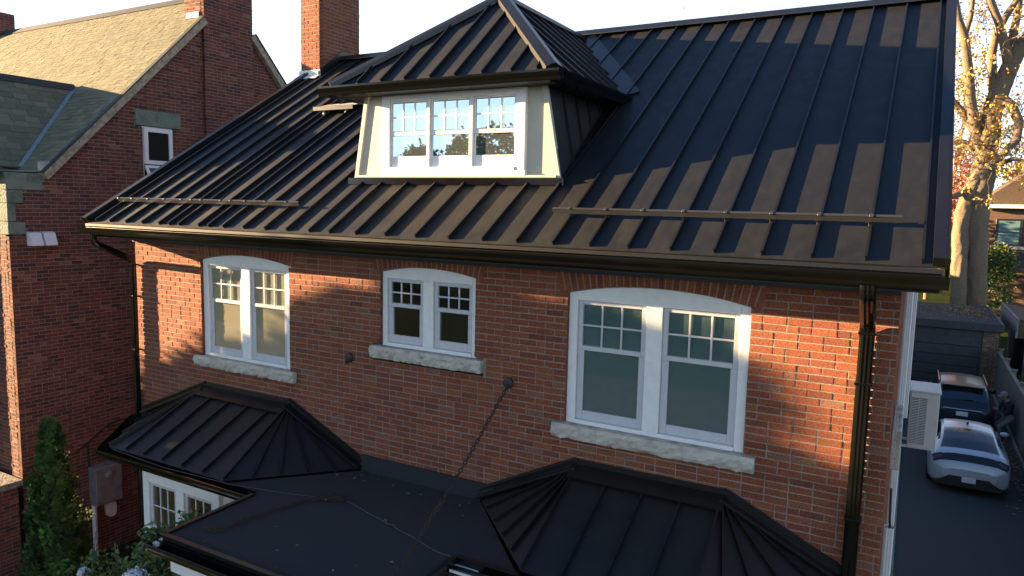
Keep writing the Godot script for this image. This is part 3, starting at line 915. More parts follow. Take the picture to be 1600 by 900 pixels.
	mb.sweep([[-0.11, -0.05], [0.11, -0.05], [0.11, 0.0], [0.0, 0.055], [-0.11, 0.0]], Vector3(pk.x, pk.y + 0.02, pk.z + 0.06), Vector3(pk.x, pk.y + 0.02, zr))
	part(mb, "ridge_cap", D, mats.seam_metal)
	# eave box and gutters
	mb = MB.new()
	mb.box(Vector3(xl + 0.02, 1.375, -2.4), Vector3(xr - 0.02, 1.39, zE - 0.01))
	part(mb, "soffit", D, mats.soffit)
	mb = MB.new()
	mb.box(Vector3(xl + 0.005, 1.37, zE - 0.02), Vector3(xr - 0.005, ye - 0.015, zE - 0.002))
	mb.box(Vector3(xr - 0.02, 1.37, zv), Vector3(xr - 0.004, ye - 0.015, zE - 0.022))
	mb.box(Vector3(xl + 0.004, 1.37, zv), Vector3(xl + 0.02, ye - 0.015, zE - 0.022))
	part(mb, "fascia", D, mats.gutter_metal)
	gutter(D, Vector3(xl - 0.13, 1.37, zE), Vector3(xr + 0.13, 1.37, zE), "gutter", 1.08)
	gutter(D, Vector3(xr, 1.37, zE - 0.003), Vector3(xr, 1.37, zv - 0.02), "gutter", 1.08)
	gutter(D, Vector3(xl, 1.37, zv - 0.02), Vector3(xl, 1.37, zE - 0.003), "gutter", 1.08)
	# ---- low roof vent with a flat lid left of the dormer
	var V := group_part("roof_vent", house)
	var nr2 := Vector3(0, 1, RT).normalized()
	var zc := -2.42
	var front_y := ry(zc) + 0.16
	mb = MB.new()
	mb.quad(Vector3(-9.22, front_y, zc), Vector3(-8.36, front_y, zc), Vector3(-8.42, front_y + 0.16, zc - 0.62), Vector3(-9.16, front_y + 0.16, zc - 0.62))
	mb.quad(Vector3(-9.22, front_y - 0.02, zc), Vector3(-9.16, front_y + 0.14, zc - 0.62), Vector3(-8.42, front_y + 0.14, zc - 0.62), Vector3(-8.36, front_y - 0.02, zc))
	part(mb, "lid", V, mats.cream_metal)
	mb = MB.new()
	mb.cb(Vector3(-9.24, front_y - 0.07, zc), Vector3(-8.34, front_y + 0.005, zc + 0.03), 0.005)
	part(mb, "rim", V, mats.seam_metal)
	for x in [-9.05, -8.55]:
		mb = MB.new()
		mb.cb(Vector3(x - 0.02, ry(zc), zc - 0.06), Vector3(x + 0.02, front_y - 0.02, zc - 0.02), 0.004)
		part(mb, "leg", V, mats.cream_metal)
	mb = MB.new()
	mb.prism(PackedVector2Array([Vector2(zc - 0.12, ry(zc - 0.12) - 0.02), Vector2(zc - 0.62, ry(zc - 0.62) - 0.02), Vector2(zc - 0.62, front_y + 0.138), Vector2(zc - 0.12, front_y)]), Vector3(-8.79, 0, 0), Basis(Vector3.BACK, Vector3.UP, Vector3.LEFT), -0.32, 0.32)
	part(mb, "body", V, mats.gutter_metal)

func build_chimney(house: Node3D) -> void:
	var ch := group_part("chimney", house)
	var x0 := -11.24; var x1 := -10.73; var z0 := -4.10; var z1 := -5.30
	var yt := 5.2
	brick_wall(ch, "front_face", frame_at(Vector3(x0, 0, z0), Vector3.BACK), 2.40, yt, func(_y): return [[0.0, x1 - x0]], "red", 90, 31)
	brick_wall(ch, "side_face", frame_at(Vector3(x1, 0, z0 - 0.11), Vector3.RIGHT), 2.40, yt, func(_y): return [[0.0, z0 - 0.11 - z1]], "red", 150, 32)
	brick_wall(ch, "rear_face", frame_at(Vector3(x1, 0, z1), Vector3.FORWARD), 2.40, yt, func(_y): return [[0.11, x1 - x0]], "red", 0, 33)
	brick_wall(ch, "far_face", frame_at(Vector3(x0, 0, z1 + 0.11), Vector3.LEFT), 2.40, yt, func(_y): return [[0.0, z0 - 0.22 - z1]], "red", 0, 34)
	var mb := MB.new()
	mb.cb(Vector3(x0 - 0.05, yt, z1 - 0.05), Vector3(x1 + 0.05, yt + 0.12, z0 + 0.05), 0.01)
	part(mb, "cap", ch, mats.concrete)
	mb = MB.new()      # base flashing: white-lit apron in front, upstand at the side
	mb.cb(Vector3(x0 - 0.03, ry(z0) - 0.02, z0 + 0.004), Vector3(x1 + 0.03, ry(z0) + 0.13, z0 + 0.03), 0.004)
	mb.obox(Vector3((x0 + x1) * 0.5, ry(z0 + 0.09) + 0.045, z0 + 0.09), Basis(Vector3.RIGHT, atan(RT)), Vector3(0.30, 0.008, 0.09))
	part(mb, "apron_flashing", ch, mats.white_paint)
	mb = MB.new()
	var pts := PackedVector2Array([Vector2(z0 + 0.06, ry(z0 + 0.06)), Vector2(z0 + 0.06, ry(z0 + 0.06) + 0.12), Vector2(-4.75, ry(-4.75) + 0.20), Vector2(z1, ry(-4.75) + 0.12), Vector2(z1, ry(-4.75) - 0.1)])
	mb.prism(pts, Vector3(x1 + 0.016, 0, 0), Basis(Vector3.BACK, Vector3.UP, Vector3.LEFT), -0.012, 0.012)
	part(mb, "side_flashing", ch, mats.seam_metal)

# ---------------------------------------------------------------- bay roofs, porch roof, chains
const EAVE_Y := -3.43
func build_bay(house: Node3D, rl: float, rr: float, fl: float, fr: float, wl: float, wr: float, seams_x: Array, nl: int, nrr: int) -> void:
	var B := group_part("bay_roof", house)
	var yr := -2.82; var zw := 0.03; var zf := 1.28
	var A0 := Vector3(rl, yr, zw); var A1 := Vector3(rr, yr, zw)
	var F0 := Vector3(fl, EAVE_Y, zf); var F1 := Vector3(fr, EAVE_Y, zf)
	var W0 := Vector3(wl, EAVE_Y, zw); var W1 := Vector3(wr, EAVE_Y, zw)
	var nf := (F1 - F0).cross(A1 - F0).normalized()
	var upf := func(x: float) -> Vector3:
		if x < rl: return F0.lerp(A0, (x - fl) / (rl - fl))
		if x > rr: return F1.lerp(A1, (x - fr) / (rr - fr))
		return Vector3(x, yr, zw)
	var xs := [fl]
	xs.append_array(seams_x); xs.append(fr)
	for i in xs.size() - 1:
		var pts := [Vector3(xs[i], EAVE_Y, zf), Vector3(xs[i + 1], EAVE_Y, zf)]
		if i < xs.size() - 2: pts.append(upf.call(xs[i + 1]))
		if xs[i] < rr and (xs[i + 1] > rr): pts.append(A1)
		if xs[i] < rl and xs[i + 1] > rl: pts.append(A0)
		if i > 0: pts.append(upf.call(xs[i]))
		metal_panel(B, pts)
		if i > 0:
			var e: Vector3 = pts[0]
			var u: Vector3 = upf.call(xs[i])
			seam(B, e + (u - e).normalized() * 0.03, u, nf, 0.04)
	for s in [[A1, F1, W1, nrr, 1.0], [A0, F0, W0, nl, -1.0]]:
		var nn: Vector3 = (s[1] - s[0]).cross(s[2] - s[0]).normalized()
		if nn.y < 0: nn = -nn
		for k in s[3]:
			var p: Vector3 = s[1].lerp(s[2], k / float(s[3])); var q: Vector3 = s[1].lerp(s[2], (k + 1) / float(s[3]))
			metal_panel(B, [p, q, s[0]] if s[4] > 0 else [q, p, s[0]])
			seam(B, p + (s[0] - p).normalized() * 0.02, p.lerp(s[0], 0.97), nn if k > 0 else (nn + nf).normalized(), 0.042, 0.015)
	# wall flashings
	var mb := MB.new()
	mb.cb(Vector3(rl - 0.03, yr - 0.02, 0.006), Vector3(rr + 0.03, -2.72, 0.034), 0.003)
	mb.obox(Vector3((rl + rr) * 0.5, yr - 0.005, 0.12), Basis(Vector3.RIGHT, atan2(EAVE_Y - yr, zf - zw) * -1.0), Vector3((rr - rl) * 0.5 + 0.05, 0.012, 0.10))
	part(mb, "ridge_flashing", B, mats.seam_metal)
	for s in [[A0, W0], [A1, W1]]:
		mb = MB.new()
		var a: Vector3 = s[0] + Vector3(0, 0.06, -0.01); var b: Vector3 = s[1] + Vector3(0, 0.06, -0.01)
		var d := (b - a).normalized()
		if d.x < 0: d = -d
		mb.cbox((a + b) * 0.5, Basis(d, d.cross(Vector3.BACK).normalized() * -1.0, Vector3.BACK), Vector3((b - a).length() * 0.5, 0.065, 0.012), 0.003)
		mb.cbox((a + b) * 0.5 + Vector3(0, 0.045, 0.02), Basis(d, d.cross(Vector3.BACK).normalized() * -1.0, Vector3.BACK), Vector3((b - a).length() * 0.5, 0.012, 0.022), 0.003)
		mb.cbox((a + b) * 0.5 + Vector3(0, -0.035, 0.06), Basis(d, d.cross(Vector3.BACK).normalized() * -1.0, Vector3.BACK), Vector3((b - a).length() * 0.5, 0.014, 0.05), 0.003)
		part(mb, "side_flashing", B, mats.seam_metal)
	# eave board and soffit
	mb = MB.new()
	mb.prism(PackedVector2Array([Vector2(wl, -zw), Vector2(fl, -zf + 0.02), Vector2(fr, -zf + 0.02), Vector2(wr, -zw)]), Vector3(0, EAVE_Y - 0.16, 0), Basis(Vector3.RIGHT, Vector3.FORWARD, Vector3.UP), 0.0, 0.14)
	part(mb, "eave_box", B, mats.gutter_metal)
	# walls of the bay and its windows
	var X := group_part("bay", house)
	var a2 := Vector2(fl + 0.38, -0.98); var b2 := Vector2(fr - 0.38, -0.98)
	mb = MB.new()
	mb.prism(PackedVector2Array([Vector2(wl + 0.75, 0.0), a2, b2, Vector2(wr - 0.75, 0.0)]), Vector3(0, -EYE + 0.02, 0), Basis(Vector3.RIGHT, Vector3.FORWARD, Vector3.UP), 0.0, 2.0)
	part(mb, "bay_base", X, mats.mortar)
	mb = MB.new()
	mb.prism(PackedVector2Array([Vector2(wl + 0.80, -0.02), a2 + Vector2(0.03, 0.06), b2 + Vector2(-0.03, 0.06), Vector2(wr - 0.80, -0.02)]), Vector3(0, -EYE + 2.02, 0), Basis(Vector3.RIGHT, Vector3.FORWARD, Vector3.UP), 0.002, 0.02)
	part(mb, "window_seat", X, mats.brown_tile)
	for q in [[Vector2(wl + 0.78, -0.02), a2 + Vector2(0.02, 0.02)], [Vector2(wr - 0.78, -0.02), b2 + Vector2(-0.02, 0.02)]]:
		mb = MB.new()
		var p0 := Vector3(q[0].x, -EYE + 2.02, -q[0].y); var p1 := Vector3(q[1].x, -EYE + 2.02, -q[1].y)
		var dd := (p1 - p0).normalized()
		mb.cbox((p0 + p1) * 0.5 + Vector3(0, 0.89, 0), Basis(dd, Vector3.UP, dd.cross(Vector3.UP)), Vector3((p1 - p0).length() * 0.5, 0.89, 0.03), 0.006)
		part(mb, "bay_wall", X, mats.white_paint)
	window(house, "bay_window", Transform3D(Basis(), Vector3(0, 0, 1.0)), a2.x, b2.x, -EYE + 2.02, -3.60, 0.0, 2, {z = 0.05, jamb = 0.13, mull = 0.16, head = 0.30, split = 0.55, room = 0.0})

func build_porch(house: Node3D) -> void:
	var P := group_part("porch_roof", house)
	var plan := PackedVector2Array([Vector2(-6.02, 0.04), Vector2(-7.16, 1.27), Vector2(-6.58, 1.30), Vector2(-6.54, 2.54), Vector2(-3.70, 2.54), Vector2(-3.70, 1.35), Vector2(-3.02, 1.34), Vector2(-4.24, 0.04)])
	var mb := MB.new()
	var fl := PackedVector2Array()
	for p in plan: fl.append(Vector2(p.x, -p.y))
	mb.prism(fl, Vector3(0, -3.62, 0), Basis(Vector3.RIGHT, Vector3.FORWARD, Vector3.UP), 0.0, 0.15)
	part(mb, "deck", P, mats.gutter_metal)
	var cuts := [0.0, 0.52, 1.02, 1.62, 2.22, 2.60]
	for i in cuts.size() - 1:      # sheets of roofing felt, each lapping the next
		var strip := PackedVector2Array([Vector2(-8, -cuts[i] - 0.0), Vector2(-2, -cuts[i] - 0.10 * (i % 2)), Vector2(-2, -cuts[i + 1] - 0.06 - 0.10 * ((i + 1) % 2)), Vector2(-8, -cuts[i + 1] - 0.06)])
		for q in Geometry2D.intersect_polygons(fl, strip):
			mb = MB.new()
			mb.prism(q, Vector3(0, -3.466 + 0.004 * (cuts.size() - i) * 0.5, 0), Basis(Vector3.RIGHT, Vector3.FORWARD, Vector3.UP), -0.006, 0.0)
			part(mb, "felt_sheet", P, mats.felt)
	mb = MB.new()      # upstand against the wall
	mb.cb(Vector3(-6.06, -3.46, 0.006), Vector3(-4.06, -3.25, 0.045), 0.004)
	part(mb, "wall_upstand", P, mats.felt)
	for e in [[Vector3(-6.54, -3.46, 2.53), Vector3(-3.70, -3.46, 2.53)], [Vector3(-6.575, -3.46, 1.34), Vector3(-6.535, -3.46, 2.54)], [Vector3(-3.71, -3.46, 2.54), Vector3(-3.71, -3.46, 1.38)], [Vector3(-3.70, -3.46, 1.345), Vector3(-3.02, -3.46, 1.335)]]:
		mb = MB.new()
		var d: Vector3 = (e[1] - e[0]).normalized()
		mb.cbox((e[0] + e[1]) * 0.5 + Vector3(0, 0.006, 0), Basis(d, Vector3.UP, d.cross(Vector3.UP)), Vector3((e[1] - e[0]).length() * 0.5, 0.020, 0.028), 0.004)
		part(mb, "edge_trim", P, mats.seam_metal)
	gutter(P, Vector3(-6.62, -3.62, 2.555), Vector3(-3.60, -3.62, 2.555), "gutter", 1.05)
	mb = MB.new()
	mb.cb(Vector3(-6.60, -3.92, 2.36), Vector3(-3.72, -3.63, 2.42), 0.006)
	mb.cb(Vector3(-6.60, -3.92, 1.40), Vector3(-6.54, -3.63, 2.36), 0.006)
	part(mb, "fascia_board", P, mats.white_paint)
	mb = MB.new()
	mb.cb(Vector3(-6.63, -3.57, 2.40), Vector3(-6.56, -3.525, 2.60), 0.004)
	part(mb, "corner_plate", P, mats.white_paint)
	# white posts under the roof
	for x in [-6.35, -3.95]:
		mb = MB.new()
		mb.cb(Vector3(x - 0.11, -EYE + 0.02, 2.1), Vector3(x + 0.11, -3.64, 2.32), 0.01)
		part(mb, "post", P, mats.white_paint)
	mb = MB.new()
	mb.cb(Vector3(-3.66, -3.90, 1.40), Vector3(-3.30, -3.60, 1.80), 0.02)
	mb.cb(Vector3(-3.60, -EYE + 0.02, 1.53), Vector3(-3.42, -3.90, 1.72), 0.01)
	part(mb, "half_post", P, mats.white_paint)
	mb = MB.new()
	mb.cb(Vector3(-3.685, -3.53, 1.382), Vector3(-3.42, -3.495, 1.50), 0.004)
	part(mb, "sky_reflect_plate", P, mats.white_paint)  # white plate painted as the sky mirrored in the gutter end
	# gutters of the two bays
	gutter(P, Vector3(-9.56, EAVE_Y - 0.13, 1.285), Vector3(-6.60, EAVE_Y - 0.13, 1.285), "gutter", 1.15)
	gutter(P, Vector3(-10.56, EAVE_Y - 0.13, 0.10), Vector3(-9.50, EAVE_Y - 0.13, 1.27), "gutter", 1.15)
	gutter(P, Vector3(-3.69, EAVE_Y - 0.13, 1.37), Vector3(-1.40, EAVE_Y - 0.13, 1.37), "gutter", 1.15)
	gutter(P, Vector3(-1.46, EAVE_Y - 0.13, 1.29), Vector3(-0.22, EAVE_Y - 0.13, 0.10), "gutter", 1.15)

func link_mesh(len_: float, wid: float, r: float) -> ArrayMesh:
	var mb := MB.new()
	var pts := []
	var n := 14
	for k in n:
		var a := TAU * k / n
		var p := Vector3(cos(a) * (wid * 0.5 - r), 0, sin(a) * (wid * 0.5 - r))
		p.z += signf(sin(a) if absf(sin(a)) > 0.01 else 1.0) * (len_ - wid) * 0.5
		pts.append(p)
	for k in n:
		mb.tube([pts[k], pts[(k + 1) % n]], r, 5, false)
	return mb.mesh()

func run_chain(o: Node3D, m: ArrayMesh, path: Array, pitch: float, seed_: int, wild := 0.0) -> void:
	var r := RandomNumberGenerator.new()
	r.seed = seed_
	var c := Curve3D.new()
	c.bake_interval = 0.02
	for i in path.size():
		var t := Vector3.ZERO
		if i > 0 and i < path.size() - 1: t = (path[i + 1] - path[i - 1]) / 6.0
		c.add_point(path[i], -t, t)
	var L := c.get_baked_length()
	var k := 0
	var s := 0.0
	while s < L:
		var p := c.sample_baked(s)
		var d := (c.sample_baked(minf(L, s + 0.02)) - c.sample_baked(maxf(0.0, s - 0.02))).normalized()
		var u := d.cross(Vector3.UP if absf(d.y) < 0.9 else Vector3.RIGHT).normalized()
		var b := Basis(u, d.cross(u) * -1.0, d)
		b = Basis(d, (PI * 0.5 if k % 2 else 0.0) + PI * 0.25 + r.randf_range(-wild, wild)) * b
		var e := MeshInstance3D.new()
		e.name = "link"
		e.mesh = m
		e.material_override = mats.rust
		e.transform = Transform3D(b, p - bases[o])
		o.add_child(e, true)
		s += pitch
		k += 1

func anchor(called: String, label: String, at: Vector3, group: String) -> void:
	var a := thing(called, label, "wall anchor", at, group)
	var mb := MB.new()
	mb.lathe([[0.0, 0.0], [0.058, 0.0], [0.066, 0.012], [0.060, 0.03], [0.03, 0.042], [0.0, 0.046]], at + Vector3(0, 0, 0.006), Basis(Vector3.RIGHT, PI * 0.5), 14)
	part(mb, "rosette", a, mats.iron)
	mb = MB.new()
	var pts := []
	for k in 11:
		var t := TAU * k / 12.0 + 0.8
		pts.append(at + Vector3(0.012, -0.03 + 0.032 * cos(t), 0.065 + 0.030 * sin(t)))
	mb.tube(pts, 0.009, 6)
	part(mb, "ring", a, mats.iron)

func build_chains() -> void:
	var grp := "iron wall anchors of the porch chains"
	anchor("wall_anchor", "black iron wall anchor holding the upper end of the rusty chain", Vector3(-3.905, -2.0, 0.0), grp)
	anchor("wall_anchor_001", "black iron wall anchor without a chain, left of the middle window sill", Vector3(-6.271, -2.0, 0.0), grp)
	var lm := link_mesh(0.070, 0.047, 0.0078)
	var c := thing("hanging_chain", "rusty iron chain stretched from wall anchor down over flat porch roof", "chain", Vector3(-3.93, -3.43, 2.1))
	run_chain(c, lm, [Vector3(-3.90, -2.06, 0.09), Vector3(-3.912, -2.78, 1.05), Vector3(-3.935, -3.43, 2.10)], 0.048, 3, 0.15)
	var d := thing("loose_chain", "rusty chain lying in a wavy line and a heap on flat porch roof", "chain", Vector3(-6.0, -3.455, 1.5))
	var y := -3.430
	run_chain(d, lm, [Vector3(-6.27, y, 2.24), Vector3(-6.11, y, 2.17), Vector3(-6.085, y, 1.90), Vector3(-6.08, y, 1.73), Vector3(-6.038, y, 1.545), Vector3(-5.957, y, 1.29), Vector3(-5.913, y, 1.135), Vector3(-5.75, y, 0.99), Vector3(-5.58, y, 0.88), Vector3(-5.56, y + 0.01, 0.95), Vector3(-5.68, y + 0.02, 1.02), Vector3(-5.76, y + 0.025, 0.95), Vector3(-5.62, y + 0.035, 0.90), Vector3(-5.60, y + 0.04, 0.98), Vector3(-5.71, y + 0.045, 0.98)], 0.047, 4, 0.5)
	var mb := MB.new()
	var pts := []
	for p in [[-5.52, 0.90], [-5.30, 0.955], [-5.105, 1.02], [-4.92, 1.065], [-4.749, 1.12], [-4.66, 1.11], [-4.62, 1.155], [-4.379, 1.212], [-4.2, 1.27], [-4.044, 1.33], [-3.9, 1.36], [-3.74, 1.37]]:
		pts.append(Vector3(p[0], -3.447, p[1]))
	mb.tube(pts, 0.0045, 5)
	solid(mb, "roof_wire", mats.wire, Vector3(-4.6, -3.45, 1.13), "thin grey wire lying across the flat porch roof", "wire")
	# second, taut wire above the left bay gutter
	mb = MB.new()
	mb.tube([Vector3(-9.3, -3.40, 1.36), Vector3(-8.2, -3.435, 1.37), Vector3(-7.0, -3.43, 1.30), Vector3(-6.3, -3.445, 1.12), Vector3(-5.7, -3.448, 0.94)], 0.0035, 5)
	solid(mb, "gutter_wire", mats.wire, Vector3(-7.0, -3.45, 1.3), "thin wire running along the gutter of the left bay roof", "wire")

func build_debris() -> void:
	var r := RandomNumberGenerator.new()
	r.seed = 77
	var mb := MB.new()
	for i in 6:
		var p := Vector3(r.randf_range(-6.3, -3.9), -3.452, r.randf_range(0.5, 2.45))
		mb.col = tint(r, [Color(0.24, 0.235, 0.22), Color(0.14, 0.10, 0.06), Color(0.18, 0.16, 0.12)])
		var s := r.randf_range(0.004, 0.012)
		mb.cbox(p + Vector3(0, s * 0.4, 0), Basis(Vector3.UP, r.randf_range(0, 3)), Vector3(s, s * 0.4, s * 0.7), s * 0.2)
	for i in 18:
		mb.col = tint(r, [Color(0.15, 0.085, 0.04), Color(0.18, 0.12, 0.05), Color(0.11, 0.07, 0.04)])
		var p := Vector3(r.randf_range(-6.3, -4.0), -3.450, r.randf_range(0.12, 0.5) if i < 13 else r.randf_range(0.5, 2.4))
		leaf(mb, p, Vector3(r.randf_range(-1, 1), 0.15, r.randf_range(-1, 1)).normalized(), Vector3.UP, 0.055, 0.04)
	solid(mb, "roof_litter", mats.painted, Vector3(-5, -3.455, 1.2), "small leaves and grit lying on the flat porch roof", "litter", "", "stuff")
	mb = MB.new()
	for i in 260:
		var p := Vector3(3.22 - absf(r.randfn(0, 0.22)), -EYE + 0.02, r.randf_range(-28.5, -9.0))
		mb.col = tint(r, [Color(0.28, 0.15, 0.05), Color(0.22, 0.12, 0.05), Color(0.36, 0.24, 0.07)])
		leaf(mb, p, Vector3(r.randf_range(-1, 1), 0.15, r.randf_range(-1, 1)).normalized(), Vector3.UP, 0.11, 0.09)
	solid(mb, "driveway_leaves", mats.painted, Vector3(3.0, -EYE, -18), "dry brown leaves along the foot of the wooden fence", "leaves", "", "stuff")

# ---------------------------------------------------------------- neighbouring house on the left
const NX := -14.3
func shingles(parent: Node3D, called: String, o: Vector3, u: Vector3, w: Vector3, length: float, spans: Callable, pal: Array, pieces: int, seed_: int, wid := 0.21, expo := 0.112) -> void:
	var r := RandomNumberGenerator.new()
	r.seed = seed_
	var nn := u.cross(w).normalized()
	var g := group_part(called, parent)
	var kinds := []
	for i in 10:
		var mb := MB.new()
		var c: Color = pal[i % pal.size()]
		var k := r.randf_range(0.82, 1.15)
		mb.col = Color(c.r * k, c.g * k, c.b * k)
		mb.box(Vector3(-wid * 0.5 + 0.004, 0.0, -0.010), Vector3(wid * 0.5 - 0.004, expo * 1.35, 0.0))
		kinds.append({mesh = mb.mesh(), arr = mb.arrays()})
	var list := []
	var rows := int(length / expo)
	for i in rows:
		var t := i * expo
		var s: Array = spans.call(t)
		var x: float = s[0] + r.randf_range(-wid, 0.0)
		while x < s[1]:
			var a := maxf(x, s[0]); var b := minf(x + wid, s[1])
			if b - a > 0.05: list.append([(a + b) * 0.5, t + r.randf_range(-0.006, 0.006), (b - a) / wid, r.randi() % 10, r.randf_range(-0.012, 0.012), r.randf_range(0.0, 0.006)])
			x += wid
	var order := []
	for i in list.size():
		var p: Vector3 = o + u * list[i][0] + w * list[i][1]
		if in_view(p): order.append([pic(p).z, i])
	order.sort_custom(func(p, q): return p[0] < q[0])
	var single := {}
	for k in mini(pieces, order.size()): single[order[k][1]] = true
	var rest := MB.new()
	for i in list.size():
		var e: Array = list[i]
		# lower edge lies on the course below, so each is tipped up a little
		var b := Basis(u, w, nn) * Basis(Vector3.RIGHT, -0.045) * Basis(Vector3.BACK, e[4])
		var t := Transform3D(b, o + u * e[0] + w * e[1] + nn * (0.018 + e[5])).scaled_local(Vector3(e[2], 1, 1))
		if single.has(i):
			var m := MeshInstance3D.new()
			m.name = "shingle"
			m.mesh = kinds[e[3]].mesh
			m.material_override = mats.shingle
			t.origin -= bases[g]
			m.transform = t
			g.add_child(m, true)
		else: rest.append(kinds[e[3]].arr, t)
	if rest.v.size() > 0:
		part(rest, "shingles", g, mats.shingle).set_meta("kind", "stuff")

func build_neighbour() -> void:
	var N := thing("gabled_house", "dark red brick house with shingled gable roof left of the metal roofed house", "house", Vector3(-19.0, -EYE, -4.6))
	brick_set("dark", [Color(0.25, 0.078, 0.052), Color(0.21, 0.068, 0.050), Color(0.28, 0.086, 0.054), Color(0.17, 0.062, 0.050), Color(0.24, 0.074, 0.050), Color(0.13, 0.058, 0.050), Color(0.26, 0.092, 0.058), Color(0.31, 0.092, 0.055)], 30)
	var zf := 0.05
	var F := frame_at(Vector3(NX, 0, zf), Vector3.RIGHT)
	var spans := func(y: float) -> Array:
		var a := 0.0; var b := 9.35
		if y > 0.40:
			a = zf - (-0.20 - y) / 1.012
			b = zf - (y - 9.71) / 1.07
		for q in [[0.62, 0.085, 0.40], [0.265, -0.16, 0.085], [0.13, -0.49, -0.16], [0.285, -0.73, -0.49]]:
			if y > q[1] and y < q[2]: a = maxf(a, q[0])
		var out := [[a, b]]
		var cuts := []
		if y > 0.05 and y < 1.48: cuts = [[2.66, 3.38]]
		elif y >= 1.48 and y < 1.83: cuts = [[2.51, 3.58]]
		for c in cuts:
			var res := []
			for s in out:
				if c[0] > s[0] and c[1] < s[1]: res.append([s[0], c[0]]); res.append([c[1], s[1]])
				elif c[0] <= s[0] and c[1] > s[0]: res.append([c[1], s[1]])
				else: res.append(s)
			out = res
		var ok := []
		for s in out:
			if s[1] - s[0] > 0.02: ok.append(s)
		return ok
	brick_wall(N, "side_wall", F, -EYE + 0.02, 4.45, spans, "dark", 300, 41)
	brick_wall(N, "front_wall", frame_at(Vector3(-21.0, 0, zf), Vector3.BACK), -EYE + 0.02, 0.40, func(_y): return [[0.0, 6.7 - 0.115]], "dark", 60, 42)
	var mb := MB.new()
	mb.box(Vector3(-24.4, -EYE + 0.02, -9.2), Vector3(NX - 0.12, 0.38, zf - 0.12))
	mb.prism(PackedVector2Array([Vector2(-0.6, 0.3), Vector2(-8.8, 0.3), Vector2(-4.75, 4.5)]), Vector3(NX - 0.2, 0, 0), Basis(Vector3.BACK, Vector3.UP, Vector3.LEFT), 0.0, 0.06)
	part(mb, "core", N, mats.mortar)
	# corner stones
	for q in [[0.62, 0.085, 0.40], [0.265, -0.16, 0.085], [0.13, -0.49, -0.16], [0.285, -0.73, -0.49]]:
		mb = MB.new()
		mb.cb(Vector3(NX - 0.30, q[1] + 0.004, zf - q[0]), Vector3(NX + 0.012, q[2] - 0.004, zf + 0.012), 0.008)
		part(mb, "corner_stone", N, mats.green_stone)
	mb = MB.new()
	mb.cb(Vector3(NX - 0.10, 0.40, zf - 0.78), Vector3(NX + 0.03, 0.62, zf - 0.60), 0.006)
	part(mb, "kneeler_stone", N, mats.stone)
	# roof
	var pz := -4.755; var py := 4.685
	var xr := NX + 0.06; var xl := -24.4
	var tan_pal := [Color(0.26, 0.25, 0.155), Color(0.24, 0.235, 0.145), Color(0.275, 0.26, 0.165), Color(0.22, 0.22, 0.14)]
	mb = MB.new()
	var e0 := Vector3(0, 0.42, -0.54)
	var up := Vector3(0, py - 0.42, pz + 0.54)
	var wv := up.normalized()
	mb.quad(Vector3(xl, e0.y, e0.z), Vector3(xr, e0.y, e0.z), Vector3(xr, py, pz), Vector3(xl, py, pz))
	mb.quad(Vector3(xl, 0.34, -8.82), Vector3(xl, py, pz), Vector3(xr, py, pz), Vector3(xr, 0.34, -8.82))
	mb.quad(Vector3(xl, e0.y - 0.08, e0.z), Vector3(xl, py - 0.08, pz), Vector3(xr, py - 0.08, pz), Vector3(xr, e0.y - 0.08, e0.z))
	mb.quad(Vector3(xl, 0.34 - 0.08, -8.82), Vector3(xr, 0.34 - 0.08, -8.82), Vector3(xr, py - 0.08, pz), Vector3(xl, py - 0.08, pz))
	part(mb, "roof_deck", N, mats.interior)
	shingles(N, "front_slope", Vector3(xl, e0.y, e0.z), Vector3.RIGHT, wv, up.length(), func(_t): return [0.0, xr - xl], tan_pal, 300, 43)
	var wb := Vector3(0, py - 0.34, pz + 8.82).normalized()
	shingles(N, "rear_slope", Vector3(xr, 0.34, -8.82), Vector3.LEFT, wb, Vector3(0, py - 0.34, pz + 8.82).length(), func(_t): return [0.0, xr - xl], tan_pal, 0, 44, 0.6, 0.29)
	mb = MB.new()
	mb.sweep([[-0.13, -0.11], [0.13, -0.11], [0.03, 0.035], [-0.03, 0.035]], Vector3(xl, py + 0.03, pz), Vector3(xr, py + 0.03, pz))
	part(mb, "ridge_cap", N, mats.garage_dark)
	mb = MB.new()      # low sloping eave over the corner stones, with its gutter
	mb.prism(PackedVector2Array([Vector2(-0.54, 0.42), Vector2(-0.54, 0.46), Vector2(0.19, 0.435), Vector2(0.19, 0.405)]), Vector3((xl + xr - 0.11) * 0.5, 0, 0), Basis(Vector3.BACK, Vector3.UP, Vector3.LEFT), -(xr - xl) * 0.5 + 0.06, (xr - xl) * 0.5 - 0.06)
	part(mb, "eave_board", N, mats.green_stone)
	gutter(N, Vector3(xl, 0.32, 0.195), Vector3(NX + 0.02, 0.32, 0.195), "gutter", 0.9)
	# barge boards on both rakes
	for s in [[Vector3(0, 0.38, -0.52), Vector3(0, 4.00, -4.10)], [Vector3(0, 0.32, -8.835), Vector3(0, 3.92, -5.50)]]:
		var a: Vector3 = s[0] + Vector3(NX + 0.07, 0, 0); var b: Vector3 = s[1] + Vector3(NX + 0.07, 0, 0)
		var d := (b - a).normalized()
		var nn := d.cross(Vector3.RIGHT).normalized()
		if nn.y < 0: nn = -nn
		mb = MB.new()
		mb.cbox((a + b) * 0.5 - nn * 0.055, Basis(Vector3.RIGHT, nn, Vector3.RIGHT.cross(nn)), Vector3(0.07, 0.075, (b - a).length() * 0.5), 0.006)
		part(mb, "barge_board", N, mats.barge)
		mb = MB.new()
		mb.cbox((a + b) * 0.5 + nn * 0.032 + Vector3(0.035, 0, 0), Basis(Vector3.RIGHT, nn, Vector3.RIGHT.cross(nn)), Vector3(0.06, 0.012, (b - a).length() * 0.5), 0.003)
		part(mb, "rake_edge", N, mats.garage_dark)
